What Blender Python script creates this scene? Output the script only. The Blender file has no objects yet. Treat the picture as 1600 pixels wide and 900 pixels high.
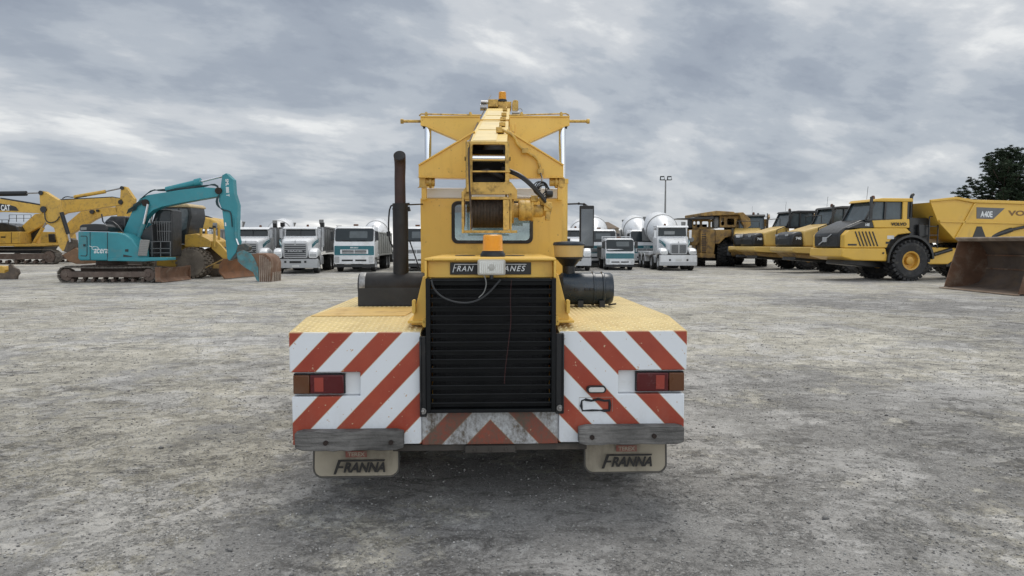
import bpy, bmesh, math, random
import numpy as np
from math import sin, cos, pi, radians as R
from mathutils import Vector, Matrix
from mathutils.geometry import tessellate_polygon

SC = bpy.context.scene
COL = SC.collection
random.seed(7)

# ------------------------------------------------------------------ camera, sky, sun, exposure
F = 1100.0; PITCH = math.atan(69 / F); CH = 1.70
cd = bpy.data.cameras.new('camera'); cam = bpy.data.objects.new('camera', cd); COL.objects.link(cam)
cd.sensor_width = 36; cd.lens = 36 * F / 1600; cd.clip_start = 0.05; cd.clip_end = 3000
cam.location = (0, 0, CH); cam.rotation_euler = (pi / 2 - PITCH, 0, 0)
SC.camera = cam

SUN_EL, SUN_AZ = R(66), R(12)           # azimuth clockwise from +Y: high ahead of the viewer, veiled by cloud
W_ = bpy.data.worlds.new('World'); SC.world = W_; W_.use_nodes = True
nt = W_.node_tree; nt.nodes.clear(); N = nt.nodes.new; L = nt.links.new
out = N('ShaderNodeOutputWorld'); bg = N('ShaderNodeBackground'); L(bg.outputs[0], out.inputs[0]); bg.inputs[1].default_value = 0.1
sky = N('ShaderNodeTexSky'); sky.sky_type = 'NISHITA'; sky.sun_disc = False
sky.sun_elevation = SUN_EL; sky.sun_rotation = SUN_AZ
tc = N('ShaderNodeTexCoord'); sep = N('ShaderNodeSeparateXYZ'); L(tc.outputs['Generated'], sep.inputs[0])
def wm(op, a, b=None, clamp=False):
    n = N('ShaderNodeMath'); n.operation = op; n.use_clamp = clamp
    for i, x in enumerate((a, b)):
        if x is None: continue
        if isinstance(x, (int, float)): n.inputs[i].default_value = x
        else: L(x, n.inputs[i])
    return n.outputs[0]
zc = wm('ADD', wm('MAXIMUM', sep.outputs[2], 0.0), 0.26)
cx_, cy_ = wm('DIVIDE', sep.outputs[0], zc), wm('DIVIDE', sep.outputs[1], zc)
cmb = N('ShaderNodeCombineXYZ'); L(cx_, cmb.inputs[0]); L(wm('ADD', wm('MULTIPLY', cy_, 1.15), wm('MULTIPLY', cx_, -0.35)), cmb.inputs[1]); cmb.inputs[2].default_value = 3.7
def wnoise(scale, det, rough, dist, off):
    m = N('ShaderNodeMapping'); m.inputs['Location'].default_value = off; L(cmb.outputs[0], m.inputs[0])
    n = N('ShaderNodeTexNoise'); n.inputs['Scale'].default_value = scale; n.inputs['Detail'].default_value = det
    n.inputs['Roughness'].default_value = rough; n.inputs['Distortion'].default_value = dist; L(m.outputs[0], n.inputs[0]); return n.outputs[0]
n1 = wnoise(0.75, 10, 0.58, 0.3, (13.1, 7.2, 0)); n2 = wnoise(2.0, 9, 0.56, 0.15, (2.0, 4.4, 2)); n3 = wnoise(0.28, 3, 0.5, 0, (1.0, 7.7, 5))
cl = wm('ADD', wm('ADD', wm('MULTIPLY', n1, 0.50), wm('MULTIPLY', n2, 0.36)), wm('MULTIPLY', n3, 0.14))
cl = wm('ADD', cl, wm('MULTIPLY', sep.outputs[0], 0.045))          # thinner cloud towards the right
hz_ = wm('POWER', wm('SUBTRACT', 1.0, wm('MAXIMUM', sep.outputs[2], 0.0), True), 14)
cl = wm('ADD', cl, wm('MULTIPLY', wm('SUBTRACT', sep.outputs[2], 0.14), 0.07))
cl = wm('ADD', cl, wm('MULTIPLY', hz_, 0.085))
ramp = N('ShaderNodeValToRGB'); L(cl, ramp.inputs[0]); cr = ramp.color_ramp; cr.interpolation = 'EASE'
stops = [(0.43, (2.65, 3.0, 3.6)), (0.475, (3.2, 3.58, 4.15)), (0.513, (4.05, 4.42, 4.9)), (0.553, (5.3, 5.55, 5.85)), (0.597, (7.4, 7.5, 7.5)), (0.635, (11.5, 11.4, 11.0))]
while len(cr.elements) < len(stops): cr.elements.new(0.5)
for e, (p, c) in zip(cr.elements, stops): e.position = p; e.color = (*c, 1)
mx = N('ShaderNodeMix'); mx.data_type = 'RGBA'; mx.inputs['Factor'].default_value = 0.95
L(sky.outputs[0], mx.inputs['A']); L(ramp.outputs[0], mx.inputs['B'])
# sky behind the viewer brightened: added fill for the crane's rear faces
bk = wm('ADD', 1.0, wm('MULTIPLY', wm('MAXIMUM', wm('MULTIPLY', sep.outputs[1], -1.0), 0.0), 1.25))
sc_ = N('ShaderNodeVectorMath'); sc_.operation = 'SCALE'; L(mx.outputs['Result'], sc_.inputs[0]); L(bk, sc_.inputs['Scale'])
L(sc_.outputs[0], bg.inputs[0])

sd = bpy.data.lights.new('sun', 'SUN'); sd.energy = 1.5; sd.angle = R(34); sd.color = (1.0, 0.96, 0.9)
so = bpy.data.objects.new('sun', sd); COL.objects.link(so)
sdir = Vector((sin(SUN_AZ) * cos(SUN_EL), cos(SUN_AZ) * cos(SUN_EL), sin(SUN_EL)))
so.rotation_euler = sdir.to_track_quat('Z', 'Y').to_euler()
SC.view_settings.view_transform = 'Standard'; SC.view_settings.look = 'None'; SC.view_settings.exposure = 0.17; SC.view_settings.gamma = 1

# ------------------------------------------------------------------ measuring helpers
def ray(px, py):
    u = (px - 800) / F; v = (450 - py) / F
    return Vector((u, cos(PITCH) + v * sin(PITCH), -sin(PITCH) + v * cos(PITCH)))
def W(px, py, Y):
    d = ray(px, py); t = Y / d.y
    return (d.x * t, CH + d.z * t)
def ground_y(py):
    d = ray(800, py); return -CH / d.z * d.y
class Frame:                      # measuring in the frame of a turned thing
    def __init__(s, loc, rz, y0=0): s.loc = Vector(loc); s.m = Matrix.Rotation(-rz, 3, 'Z'); s.y0 = y0
    def __call__(s, px, py, Y):
        o = s.m @ (Vector((0, 0, CH)) - s.loc); d = s.m @ ray(px, py)
        t = (Y - s.y0 - o.y) / d.y; p = o + d * t
        return (p.x, p.z)

# ------------------------------------------------------------------ materials
MATS = {}
def mat(name, col, rough=0.5, metal=0.0, var=0.12, scale=2.5, dirt=None, dirt_amt=0.0, dirt_scale=3.0, bump=0.0, bscale=60, coat=0.0, streak=1.0, spec=0.5, wear=0.0, each=0.0):
    if name in MATS: return MATS[name]
    m = bpy.data.materials.new(name); m.use_nodes = True; nt = m.node_tree; N = nt.nodes.new; L = nt.links.new
    p = nt.nodes['Principled BSDF']; tc = N('ShaderNodeTexCoord')
    p.inputs['Metallic'].default_value = metal; p.inputs['Coat Weight'].default_value = coat; p.inputs['Coat Roughness'].default_value = 0.15
    p.inputs['Specular IOR Level'].default_value = spec
    def noise(s, d=6, off=(0, 0, 0), st=1.0, rg=0.6):
        mp = N('ShaderNodeMapping'); mp.inputs['Location'].default_value = off; mp.inputs['Scale'].default_value = (1, 1, 1 / st); L(tc.outputs['Object'], mp.inputs[0])
        n = N('ShaderNodeTexNoise'); n.inputs['Scale'].default_value = s; n.inputs['Detail'].default_value = d; n.inputs['Roughness'].default_value = rg; L(mp.outputs[0], n.inputs[0]); return n.outputs[0]
    def rng(x, a, b, c, d):
        n = N('ShaderNodeMapRange'); n.inputs[1].default_value = a; n.inputs[2].default_value = b; n.inputs[3].default_value = c; n.inputs[4].default_value = d; L(x, n.inputs[0]); return n.outputs[0]
    v = rng(noise(scale), 0.3, 0.7, 1 - var, 1 + var)
    sv = N('ShaderNodeVectorMath'); sv.operation = 'SCALE'; sv.inputs[0].default_value = col; L(v, sv.inputs['Scale']); c = sv.outputs[0]
    if each:      # every machine a little cleaner or dirtier than its neighbour
        oi = N('ShaderNodeObjectInfo'); sw = N('ShaderNodeVectorMath'); sw.operation = 'SCALE'; L(c, sw.inputs[0]); L(rng(oi.outputs['Random'], 0, 1, 1 - each, 1.0), sw.inputs['Scale']); c = sw.outputs[0]
    r = rng(noise(scale * 2.3, 5, (5, 5, 5)), 0.3, 0.7, max(0.02, rough - 0.1), min(1, rough + 0.12))
    if dirt:
        dm = rng(noise(dirt_scale, 9, (2, 9, 4), streak, 0.68), 0.62 - 0.32 * dirt_amt, 0.78 - 0.2 * dirt_amt, 0.0, min(1.0, 0.35 + dirt_amt))
        mm = N('ShaderNodeMix'); mm.data_type = 'RGBA'; L(dm, mm.inputs['Factor']); L(c, mm.inputs['A']); mm.inputs['B'].default_value = (*dirt, 1); c = mm.outputs['Result']
        rr = N('ShaderNodeMix'); rr.data_type = 'FLOAT'; L(dm, rr.inputs['Factor']); L(r, rr.inputs['A']); rr.inputs['B'].default_value = 0.85; r = rr.outputs['Result']
    if wear:      # faded runs down the sheet, small chips through to the primer and rust
        for f, b in ((rng(noise(14, 6, (7, 1, 2), 9.0), 0.54, 0.74, 0.0, 0.42 * wear), (col[0] * .62, col[1] * .52, col[2] * .55)), (rng(noise(34, 2, (1, 4, 8)), 0.695, 0.72, 0.0, wear), (0.16, 0.07, 0.03)), (rng(noise(2.2, 9, (8, 8, 1), 1.0, 0.75), 0.60, 0.66, 0.0, 0.55 * wear), (col[0] * .80, col[1] * .92, min(1, col[2] * 2.2)))):
            mm = N('ShaderNodeMix'); mm.data_type = 'RGBA'; L(f, mm.inputs['Factor']); L(c, mm.inputs['A']); mm.inputs['B'].default_value = (*b, 1); c = mm.outputs['Result']
    L(c, p.inputs['Base Color']); L(r, p.inputs['Roughness'])
    if bump:
        b = N('ShaderNodeBump'); b.inputs['Strength'].default_value = bump; b.inputs['Distance'].default_value = 0.01; L(noise(bscale, 4), b.inputs['Height']); L(b.outputs[0], p.inputs['Normal'])
    MATS[name] = m; return m

DUST = (0.30, 0.27, 0.22)
YEL = mat('crane_yellow', (0.79, 0.49, 0.088), 0.42, wear=.6, var=0.08, scale=1.5, dirt=(0.42, 0.24, 0.07), dirt_amt=0.18, dirt_scale=5, coat=0.15, bump=0.05)
YELD = mat('deck_yellow', (0.66, 0.47, 0.17), 0.5, var=0.10, scale=2.0, dirt=(0.52, 0.40, 0.19), dirt_amt=0.5, dirt_scale=4)
YELG = mat('greasy_yellow', (0.60, 0.385, 0.09), 0.45, wear=.8, var=0.25, scale=9, dirt=(0.07, 0.048, 0.03), dirt_amt=0.45, dirt_scale=14)
BLK = mat('black_paint', (0.008, 0.009, 0.011), 0.42, var=0.3, dirt=(0.10, 0.09, 0.08), dirt_amt=0.15, dirt_scale=6)
RUB = mat('rubber', (0.022, 0.022, 0.023), 0.75, var=0.3, dirt=(0.13, 0.12, 0.10), dirt_amt=0.3, dirt_scale=5)
GRL = mat('grille_black', (0.004, 0.005, 0.006), 0.5, var=0.4, scale=8, dirt=(0.016, 0.016, 0.015), dirt_amt=0.25, dirt_scale=9, spec=.25)
CHR = mat('chrome', (0.75, 0.76, 0.78), 0.12, metal=1, var=0.05)
STL = mat('steel', (0.35, 0.34, 0.33), 0.4, metal=0.9, var=0.2)
MUF = mat('sooty_steel', (0.013, 0.012, 0.012), 0.6, var=0.35, scale=5, dirt=(0.028, 0.022, 0.02), dirt_amt=0.35, dirt_scale=6, bump=0.1)
MUR = mat('rusty_pipe', (0.045, 0.022, 0.018), 0.62, var=0.35, scale=6, dirt=(0.025, 0.022, 0.022), dirt_amt=0.3)
NAVY = mat('navy_paint', (0.012, 0.022, 0.035), 0.3, var=0.3, scale=5, dirt=(0.06, 0.06, 0.06), dirt_amt=0.15, dirt_scale=12, coat=0.2)
WHT = mat('white_paint', (0.74, 0.76, 0.77), 0.4, var=0.04, dirt=(0.5, 0.48, 0.43), dirt_amt=0.12, dirt_scale=5, coat=0.1)
CREAM = mat('cream_stripe', (0.62, 0.58, 0.50), 0.5, var=0.06, dirt=(0.45, 0.40, 0.32), dirt_amt=0.2)
TIM = mat('weathered_timber', (0.175, 0.168, 0.158), 0.85, var=0.45, scale=3, dirt=(0.03, 0.028, 0.026), dirt_amt=0.5, dirt_scale=3.5, bump=0.8, bscale=45, streak=0.06)
FLAP = mat('flap_plastic', (0.38, 0.335, 0.255), 0.7, var=0.14, scale=4, dirt=(0.15, 0.13, 0.10), dirt_amt=0.5, dirt_scale=5, streak=3)
BOLT = mat('bolt_rust', (0.03, 0.02, 0.016), 0.7, metal=0.3)
AMB = mat('amber_lens', (0.78, 0.36, 0.03), 0.3, var=0.06, coat=0.4)
AMBD = mat('amber_tail_lens', (0.11, 0.038, 0.011), 0.25, var=0.1, dirt=(0.12, 0.07, 0.04), dirt_amt=0.3)
REDL = mat('red_tail_lens', (0.085, 0.006, 0.008), 0.2, var=0.1, dirt=(0.08, 0.03, 0.03), dirt_amt=0.25)
REFL = mat('red_reflector', (0.30, 0.045, 0.03), 0.25, var=0.1)
ROPE = mat('wire_rope', (0.085, 0.062, 0.045), 0.6, metal=0.4, var=0.4, scale=20)
DARKIN = mat('dark_interior', (0.012, 0.012, 0.013), 0.7)
LTXT = mat('light_lettering', (0.72, 0.74, 0.74), 0.45)
DTXT = mat('dark_lettering', (0.028, 0.026, 0.024), 0.7, dirt=(0.10, 0.09, 0.075), dirt_amt=0.15, dirt_scale=14)
TERX = mat('faded_red', (0.27, 0.10, 0.075), 0.7, dirt=(0.25, 0.2, 0.16), dirt_amt=0.35, dirt_scale=10)
MIR = mat('mirror_glass', (0.35, 0.36, 0.37), 0.06, metal=1)

def glass_mat(name, tint, gloss=0.35):
    m = bpy.data.materials.new(name); m.use_nodes = True; nt = m.node_tree; nt.nodes.clear(); N = nt.nodes.new; L = nt.links.new
    o = N('ShaderNodeOutputMaterial'); t = N('ShaderNodeBsdfTransparent'); t.inputs[0].default_value = (*tint, 1)
    g = N('ShaderNodeBsdfGlossy'); g.inputs['Roughness'].default_value = 0.03; f = N('ShaderNodeFresnel'); f.inputs[0].default_value = 1.5
    a = N('ShaderNodeMath'); a.operation = 'ADD'; a.inputs[1].default_value = gloss * 0.2; L(f.outputs[0], a.inputs[0])
    x = N('ShaderNodeMixShader'); L(a.outputs[0], x.inputs[0]); L(t.outputs[0], x.inputs[1]); L(g.outputs[0], x.inputs[2]); L(x.outputs[0], o.inputs[0]); return m
GLS = glass_mat('cab_glass', (0.62, 0.68, 0.68)); LENS = glass_mat('clear_lens', (0.85, 0.87, 0.85), 0.6)
TGL = glass_mat('truck_glass', (0.42, 0.47, 0.48), 0.8)

def stripe_mat(name, xo, ztop, grime):
    m = mat(name, (1, 1, 1), 0.38, coat=0.12); nt = m.node_tree; N = nt.nodes.new; L = nt.links.new; p = nt.nodes['Principled BSDF']
    tc = N('ShaderNodeTexCoord'); s = N('ShaderNodeSeparateXYZ'); L(tc.outputs['Object'], s.inputs[0])
    def M(op, a, b):
        n = N('ShaderNodeMath'); n.operation = op
        for i, x in enumerate((a, b)):
            if x is None: continue
            if isinstance(x, (int, float)): n.inputs[i].default_value = x
            else: L(x, n.inputs[i])
        return n.outputs[0]
    u = M('ADD', M('ABSOLUTE', M('SUBTRACT', s.outputs[0], xo), None), M('MULTIPLY', M('SUBTRACT', s.outputs[2], ztop), 0.95))
    fr = M('FRACT', M('DIVIDE', M('SUBTRACT', u, 0.548), 0.308), None)
    red = M('MULTIPLY', M('LESS_THAN', fr, 0.49), M('GREATER_THAN', fr, 0.0))
    edge = M('LESS_THAN', M('MINIMUM', M('ABSOLUTE', M('SUBTRACT', fr, 0.49), None), M('MINIMUM', fr, M('SUBTRACT', 1.0, fr))), 0.009)
    def noise(sc, st, d, off):
        mp = N('ShaderNodeMapping'); mp.inputs['Location'].default_value = off; mp.inputs['Scale'].default_value = (1, 1, st); L(tc.outputs['Object'], mp.inputs[0])
        n = N('ShaderNodeTexNoise'); n.inputs['Scale'].default_value = sc; n.inputs['Detail'].default_value = d; n.inputs['Roughness'].default_value = 0.65; L(mp.outputs[0], n.inputs[0]); return n.outputs[0]
    def mixc(f, a, b):
        n = N('ShaderNodeMix'); n.data_type = 'RGBA'; L(f, n.inputs['Factor'])
        for k, x in (('A', a), ('B', b)):
            if isinstance(x, tuple): n.inputs[k].default_value = (*x, 1)
            else: L(x, n.inputs[k])
        return n.outputs['Result']
    def rng(x, a, b, c, d):
        n = N('ShaderNodeMapRange'); n.inputs[1].default_value = a; n.inputs[2].default_value = b; n.inputs[3].default_value = c; n.inputs[4].default_value = d; L(x, n.inputs[0]); return n.outputs[0]
    redc = mixc(rng(noise(3, 1, 4, (0, 0, 0)), 0.35, 0.7, 0, 1), (0.30, 0.034, 0.014), (0.38, 0.058, 0.024))
    c = mixc(red, (0.74, 0.77, 0.80), redc)
    c = mixc(edge, c, (0.60, 0.48, 0.34))
    chips = rng(noise(38, 1, 2, (3, 3, 3)), 0.70, 0.74, 0, 1); c = mixc(chips, c, (0.55, 0.38, 0.24))
    # splashed grime that gets thicker low down, in vertical runs
    g = M('ADD', rng(noise(9, 0.18, 8, (1, 2, 3)), 0.42, 0.75, 0, 1), M('MULTIPLY', rng(noise(55, 0.8, 5, (4, 1, 2)), 0.35, 0.65, 0, 1), 0.6))
    if grime:
        gm = M('MULTIPLY', M('ADD', M('MULTIPLY', g, 0.66), 0.30), rng(M('ABSOLUTE', M('SUBTRACT', s.outputs[0], xo), None), 0.62, 0.40, 0.15, 1.0))
        c = mixc(gm, c, (0.10, 0.08, 0.058))
    else:
        gm = M('MULTIPLY', g, rng(s.outputs[2], 0.46, 0.72, 0.20, 0.03)); c = mixc(gm, c, (0.28, 0.24, 0.18))
    L(c, p.inputs['Base Color']); return m

# ------------------------------------------------------------------ mesh builder
class MB:
    def __init__(s): s.v = []; s.f = []; s.m = []; s.mi = 0
    def add(s, vs, fs):
        o = len(s.v); s.v += [tuple(x) for x in vs]
        for f in fs: s.f.append([i + o for i in f]); s.m.append(s.mi)
        return s
    def box(s, x0, x1, y0, y1, z0, z1):
        if x0 > x1: x0, x1 = x1, x0
        if z0 > z1: z0, z1 = z1, z0
        return s.add([(x0, y0, z0), (x1, y0, z0), (x1, y1, z0), (x0, y1, z0), (x0, y0, z1), (x1, y0, z1), (x1, y1, z1), (x0, y1, z1)],
                     [(0, 3, 2, 1), (4, 5, 6, 7), (0, 1, 5, 4), (1, 2, 6, 5), (2, 3, 7, 6), (3, 0, 4, 7)])
    def obox(s, c, size, rot):                     # turned box: rot is a Matrix 3x3
        c = Vector(c); hx, hy, hz = [k / 2 for k in size]
        P = [c + rot @ Vector(p) for p in [(-hx, -hy, -hz), (hx, -hy, -hz), (hx, hy, -hz), (-hx, hy, -hz), (-hx, -hy, hz), (hx, -hy, hz), (hx, hy, hz), (-hx, hy, hz)]]
        return s.add(P, [(0, 3, 2, 1), (4, 5, 6, 7), (0, 1, 5, 4), (1, 2, 6, 5), (2, 3, 7, 6), (3, 0, 4, 7)])
    def bar(s, a, b, w, h=None):                   # box between two points
        a, b = Vector(a), Vector(b); d = b - a; h = h or w
        q = d.to_track_quat('X', 'Z').to_matrix(); return s.obox((a + b) / 2, (d.length, w, h), q)
    def prism(s, poly, a, b, ax='y'):              # poly in the other two axes
        n = len(poly)
        def P(p, t): return {'y': (p[0], t, p[1]), 'x': (t, p[0], p[1]), 'z': (p[0], p[1], t)}[ax]
        vs = [P(p, a) for p in poly] + [P(p, b) for p in poly]
        return s.add(vs, [list(range(n)), list(range(2 * n - 1, n - 1, -1))] + [(i, (i + 1) % n, n + (i + 1) % n, n + i) for i in range(n)])
    def plate(s, outer, holes, a, b, ax='y'):
        loops = [outer] + holes; flat = [p for l in loops for p in l]; n = len(flat)
        tris = tessellate_polygon([[Vector((p[0], p[1], 0)) for p in l] for l in loops])
        def P(p, t): return {'y': (p[0], t, p[1]), 'x': (t, p[0], p[1]), 'z': (p[0], p[1], t)}[ax]
        vs = [P(p, a) for p in flat] + [P(p, b) for p in flat]; fs = [t for t in tris] + [tuple(i + n for i in t[::-1]) for t in tris]
        o = 0
        for l in loops:
            k = len(l); fs += [(o + i, o + (i + 1) % k, n + o + (i + 1) % k, n + o + i) for i in range(k)]; o += k
        return s.add(vs, fs)
    def lathe(s, prof, o, ax, seg=24, cap=True):   # prof: (radius, distance along axis)
        o = Vector(o); ax = Vector(ax).normalized(); u = ax.orthogonal().normalized(); w = ax.cross(u)
        vs = []; fs = []
        for r, t in prof:
            for k in range(seg):
                a = 2 * pi * k / seg; vs.append(o + ax * t + (u * cos(a) + w * sin(a)) * max(r, 1e-4))
        for i in range(len(prof) - 1):
            for k in range(seg): fs.append((i * seg + k, i * seg + (k + 1) % seg, (i + 1) * seg + (k + 1) % seg, (i + 1) * seg + k))
        if cap: fs += [list(range(seg))[::-1], [(len(prof) - 1) * seg + k for k in range(seg)]]
        return s.add(vs, fs)
    def cyl(s, a, b, r, r2=None, seg=16):
        a, b = Vector(a), Vector(b); return s.lathe([(r, 0), (r if r2 is None else r2, (b - a).length)], a, b - a, seg)
    def tube(s, pts, r, seg=8, smooth=0):
        pts = [Vector(p) for p in pts]
        for _ in range(smooth):
            q = [pts[0]]
            for a, b in zip(pts, pts[1:]): q += [a.lerp(b, 0.25), a.lerp(b, 0.75)]
            pts = q + [pts[-1]]
        vs = []; fs = []; u = None
        for i, p in enumerate(pts):
            d = (pts[min(i + 1, len(pts) - 1)] - pts[max(i - 1, 0)]).normalized()
            u = d.orthogonal().normalized() if u is None else (u - d * u.dot(d)).normalized()
            w = d.cross(u)
            rr = float(np.interp(i / (len(pts) - 1), np.linspace(0, 1, len(r)), r)) if isinstance(r, list) else r
            vs += [p + (u * cos(2 * pi * k / seg) + w * sin(2 * pi * k / seg)) * rr for k in range(seg)]
        for i in range(len(pts) - 1):
            for k in range(seg): fs.append((i * seg + k, i * seg + (k + 1) % seg, (i + 1) * seg + (k + 1) % seg, (i + 1) * seg + k))
        fs += [list(range(seg))[::-1], [(len(pts) - 1) * seg + k for k in range(seg)]]
        return s.add(vs, fs)
    def loft(s, rings):
        n = len(rings[0]); vs = [p for r in rings for p in r]; fs = []
        for i in range(len(rings) - 1):
            for k in range(n): fs.append((i * n + k, i * n + (k + 1) % n, (i + 1) * n + (k + 1) % n, (i + 1) * n + k))
        fs += [list(range(n))[::-1], [(len(rings) - 1) * n + k for k in range(n)]]
        return s.add(vs, fs)
    def mesh(s, name, mats, shift=(0, 0, 0), ang=35):
        me = bpy.data.meshes.new(name)
        me.from_pydata([(x + shift[0], y + shift[1], z + shift[2]) for x, y, z in s.v], [], s.f)
        if not isinstance(mats, (list, tuple)): mats = [mats]
        for m in mats: me.materials.append(m)
        me.polygons.foreach_set('material_index', s.m)
        bm = bmesh.new(); bm.from_mesh(me); bmesh.ops.recalc_face_normals(bm, faces=bm.faces); bm.to_mesh(me); bm.free()
        me.polygons.foreach_set('use_smooth', [True] * len(me.polygons)); me.set_sharp_from_angle(angle=R(ang)); me.update()
        return me
    def build(s, name, mats, parent=None, shift=(0, 0, 0), bev=0, label=None, ang=35):
        o = bpy.data.objects.new(name, s.mesh(name, mats, shift, ang)); COL.objects.link(o); o.parent = parent
        if bev:
            b = o.modifiers.new('bevel', 'BEVEL'); b.width = bev; b.segments = 2; b.limit_method = 'ANGLE'; b.angle_limit = R(40); b.harden_normals = False
        if label: o['label'] = label
        return o
def thing(name, label, cat, loc=(0, 0, 0), rz=0, group=None):
    o = bpy.data.objects.new(name, None); COL.objects.link(o); o.location = loc; o.rotation_euler = (0, 0, rz); o.empty_display_size = 0.2
    o['label'] = label; o['category'] = cat
    if group: o['group'] = group
    return o
def tag(o, label, cat, group=None, kind=None):
    if label: o['label'] = label
    if cat: o['category'] = cat
    if group: o['group'] = group
    if kind: o['kind'] = kind
    return o
def copy_tree(o, parent=None, loc=None, rz=None, label=None):
    c = o.copy(); COL.objects.link(c); c.parent = parent
    if loc is not None: c.location = loc
    if rz is not None: c.rotation_euler = (0, 0, rz)
    if label: c['label'] = label
    for ch in list(o.children): copy_tree(ch, c)
    return c
def text(s, h, m, parent, loc, rot=(pi / 2, 0, 0), shear=0.0, bold=0.0, space=1.0, sx=1.0, name='lettering', depth=0.002, center=True, width=None):
    cu = bpy.data.curves.new('t', 'FONT'); cu.body = s; cu.size = h / 0.7; cu.shear = shear; cu.offset = bold; cu.extrude = depth; cu.space_character = space
    cu.align_x = 'CENTER' if center else 'LEFT'; cu.align_y = 'CENTER'
    t = bpy.data.objects.new('t', cu); COL.objects.link(t); bpy.context.view_layer.update()
    me = bpy.data.meshes.new_from_object(t.evaluated_get(bpy.context.evaluated_depsgraph_get())); bpy.data.objects.remove(t)
    co = np.empty(len(me.vertices) * 3, 'f'); me.vertices.foreach_get('co', co); co = co.reshape(-1, 3)
    co[:, 1] -= (co[:, 1].max() + co[:, 1].min()) / 2
    if width: sx = width / (co[:, 0].max() - co[:, 0].min())
    co[:, 0] *= sx; me.vertices.foreach_set('co', co.ravel()); me.name = name
    me.materials.clear(); me.materials.append(m)
    o = bpy.data.objects.new(name, me); COL.objects.link(o); o.parent = parent; o.location = loc; o.rotation_euler = rot
    return o
def rrect(x0, x1, z0, z1, r, n=5):
    P = []
    for cx, cz, a0 in ((x1 - r, z1 - r, 0), (x0 + r, z1 - r, 90), (x0 + r, z0 + r, 180), (x1 - r, z0 + r, 270)):
        for k in range(n + 1):
            a = R(a0 + 90 * k / n); P.append((cx + r * cos(a), cz + r * sin(a)))
    return P
# wheels, cached by size
WC = {}
def wheel(parent, loc, r, w, ax='x', rim=None, lug=0.0, nl=24, out=1, rimr=0.55, name='wheel'):
    """a tyre with its rim as a child; axis along local x or y, outer side towards +out"""
    key = (r, w, ax, rim.name, lug, out)
    if key not in WC:
        A = Vector((out, 0, 0)) if ax == 'x' else Vector((0, out, 0))
        t = MB(); rr = r - lug
        t.lathe([(r * rimr, -w * .42), (rr * .86, -w * .5), (rr * .97, -w * .44), (rr, -w * .3), (rr, w * .3), (rr * .97, w * .44), (rr * .86, w * .5), (r * rimr, w * .42), (r * rimr, -w * .42)], (0, 0, 0), A, 36, cap=False)
        if lug:
            U = A.orthogonal().normalized(); V = A.cross(U)
            for k in range(nl):
                for sd in (-1, 1):
                    a = 2 * pi * (k + (0.5 if sd > 0 else 0)) / nl; d = U * cos(a) + V * sin(a); tg = A.cross(d)
                    sk = (tg * 1 + A * 0.45 * sd).normalized(); ot = d.cross(sk)
                    m3 = Matrix((sk, ot, d)).transposed()
                    t.obox(d * (r - lug * 0.6) + A * sd * w * 0.26, (r * 0.15, w * 0.44, lug * 1.6), m3)
        m = MB(); m.lathe([(r * rimr * 1.02, w * .40), (r * rimr * 1.02, w * .44), (r * rimr * .86, w * .42), (r * rimr * .80, w * .18), (r * rimr * .45, w * .16), (r * rimr * .42, w * .34), (r * rimr * .3, w * .37), (0.0, w * .37)], (0, 0, 0), A, 28, cap=False)
        m.lathe([(r * rimr * 1.0, -w * .40), (0.0, -w * .38)], (0, 0, 0), A, 20, cap=False)
        U = A.orthogonal().normalized(); V = A.cross(U)
        for k in range(8):
            a = 2 * pi * k / 8; p = (U * cos(a) + V * sin(a)) * r * rimr * .62; m.cyl(p + A * w * .16, p + A * w * .2, r * .022, seg=6)
        WC[key] = (t.mesh('tyre', RUB), m.mesh('rim', rim))
    a, b = WC[key]
    o = bpy.data.objects.new(name, a); COL.objects.link(o); o.parent = parent; o.location = loc
    q = bpy.data.objects.new('rim', b); COL.objects.link(q); q.parent = o
    return o

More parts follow.
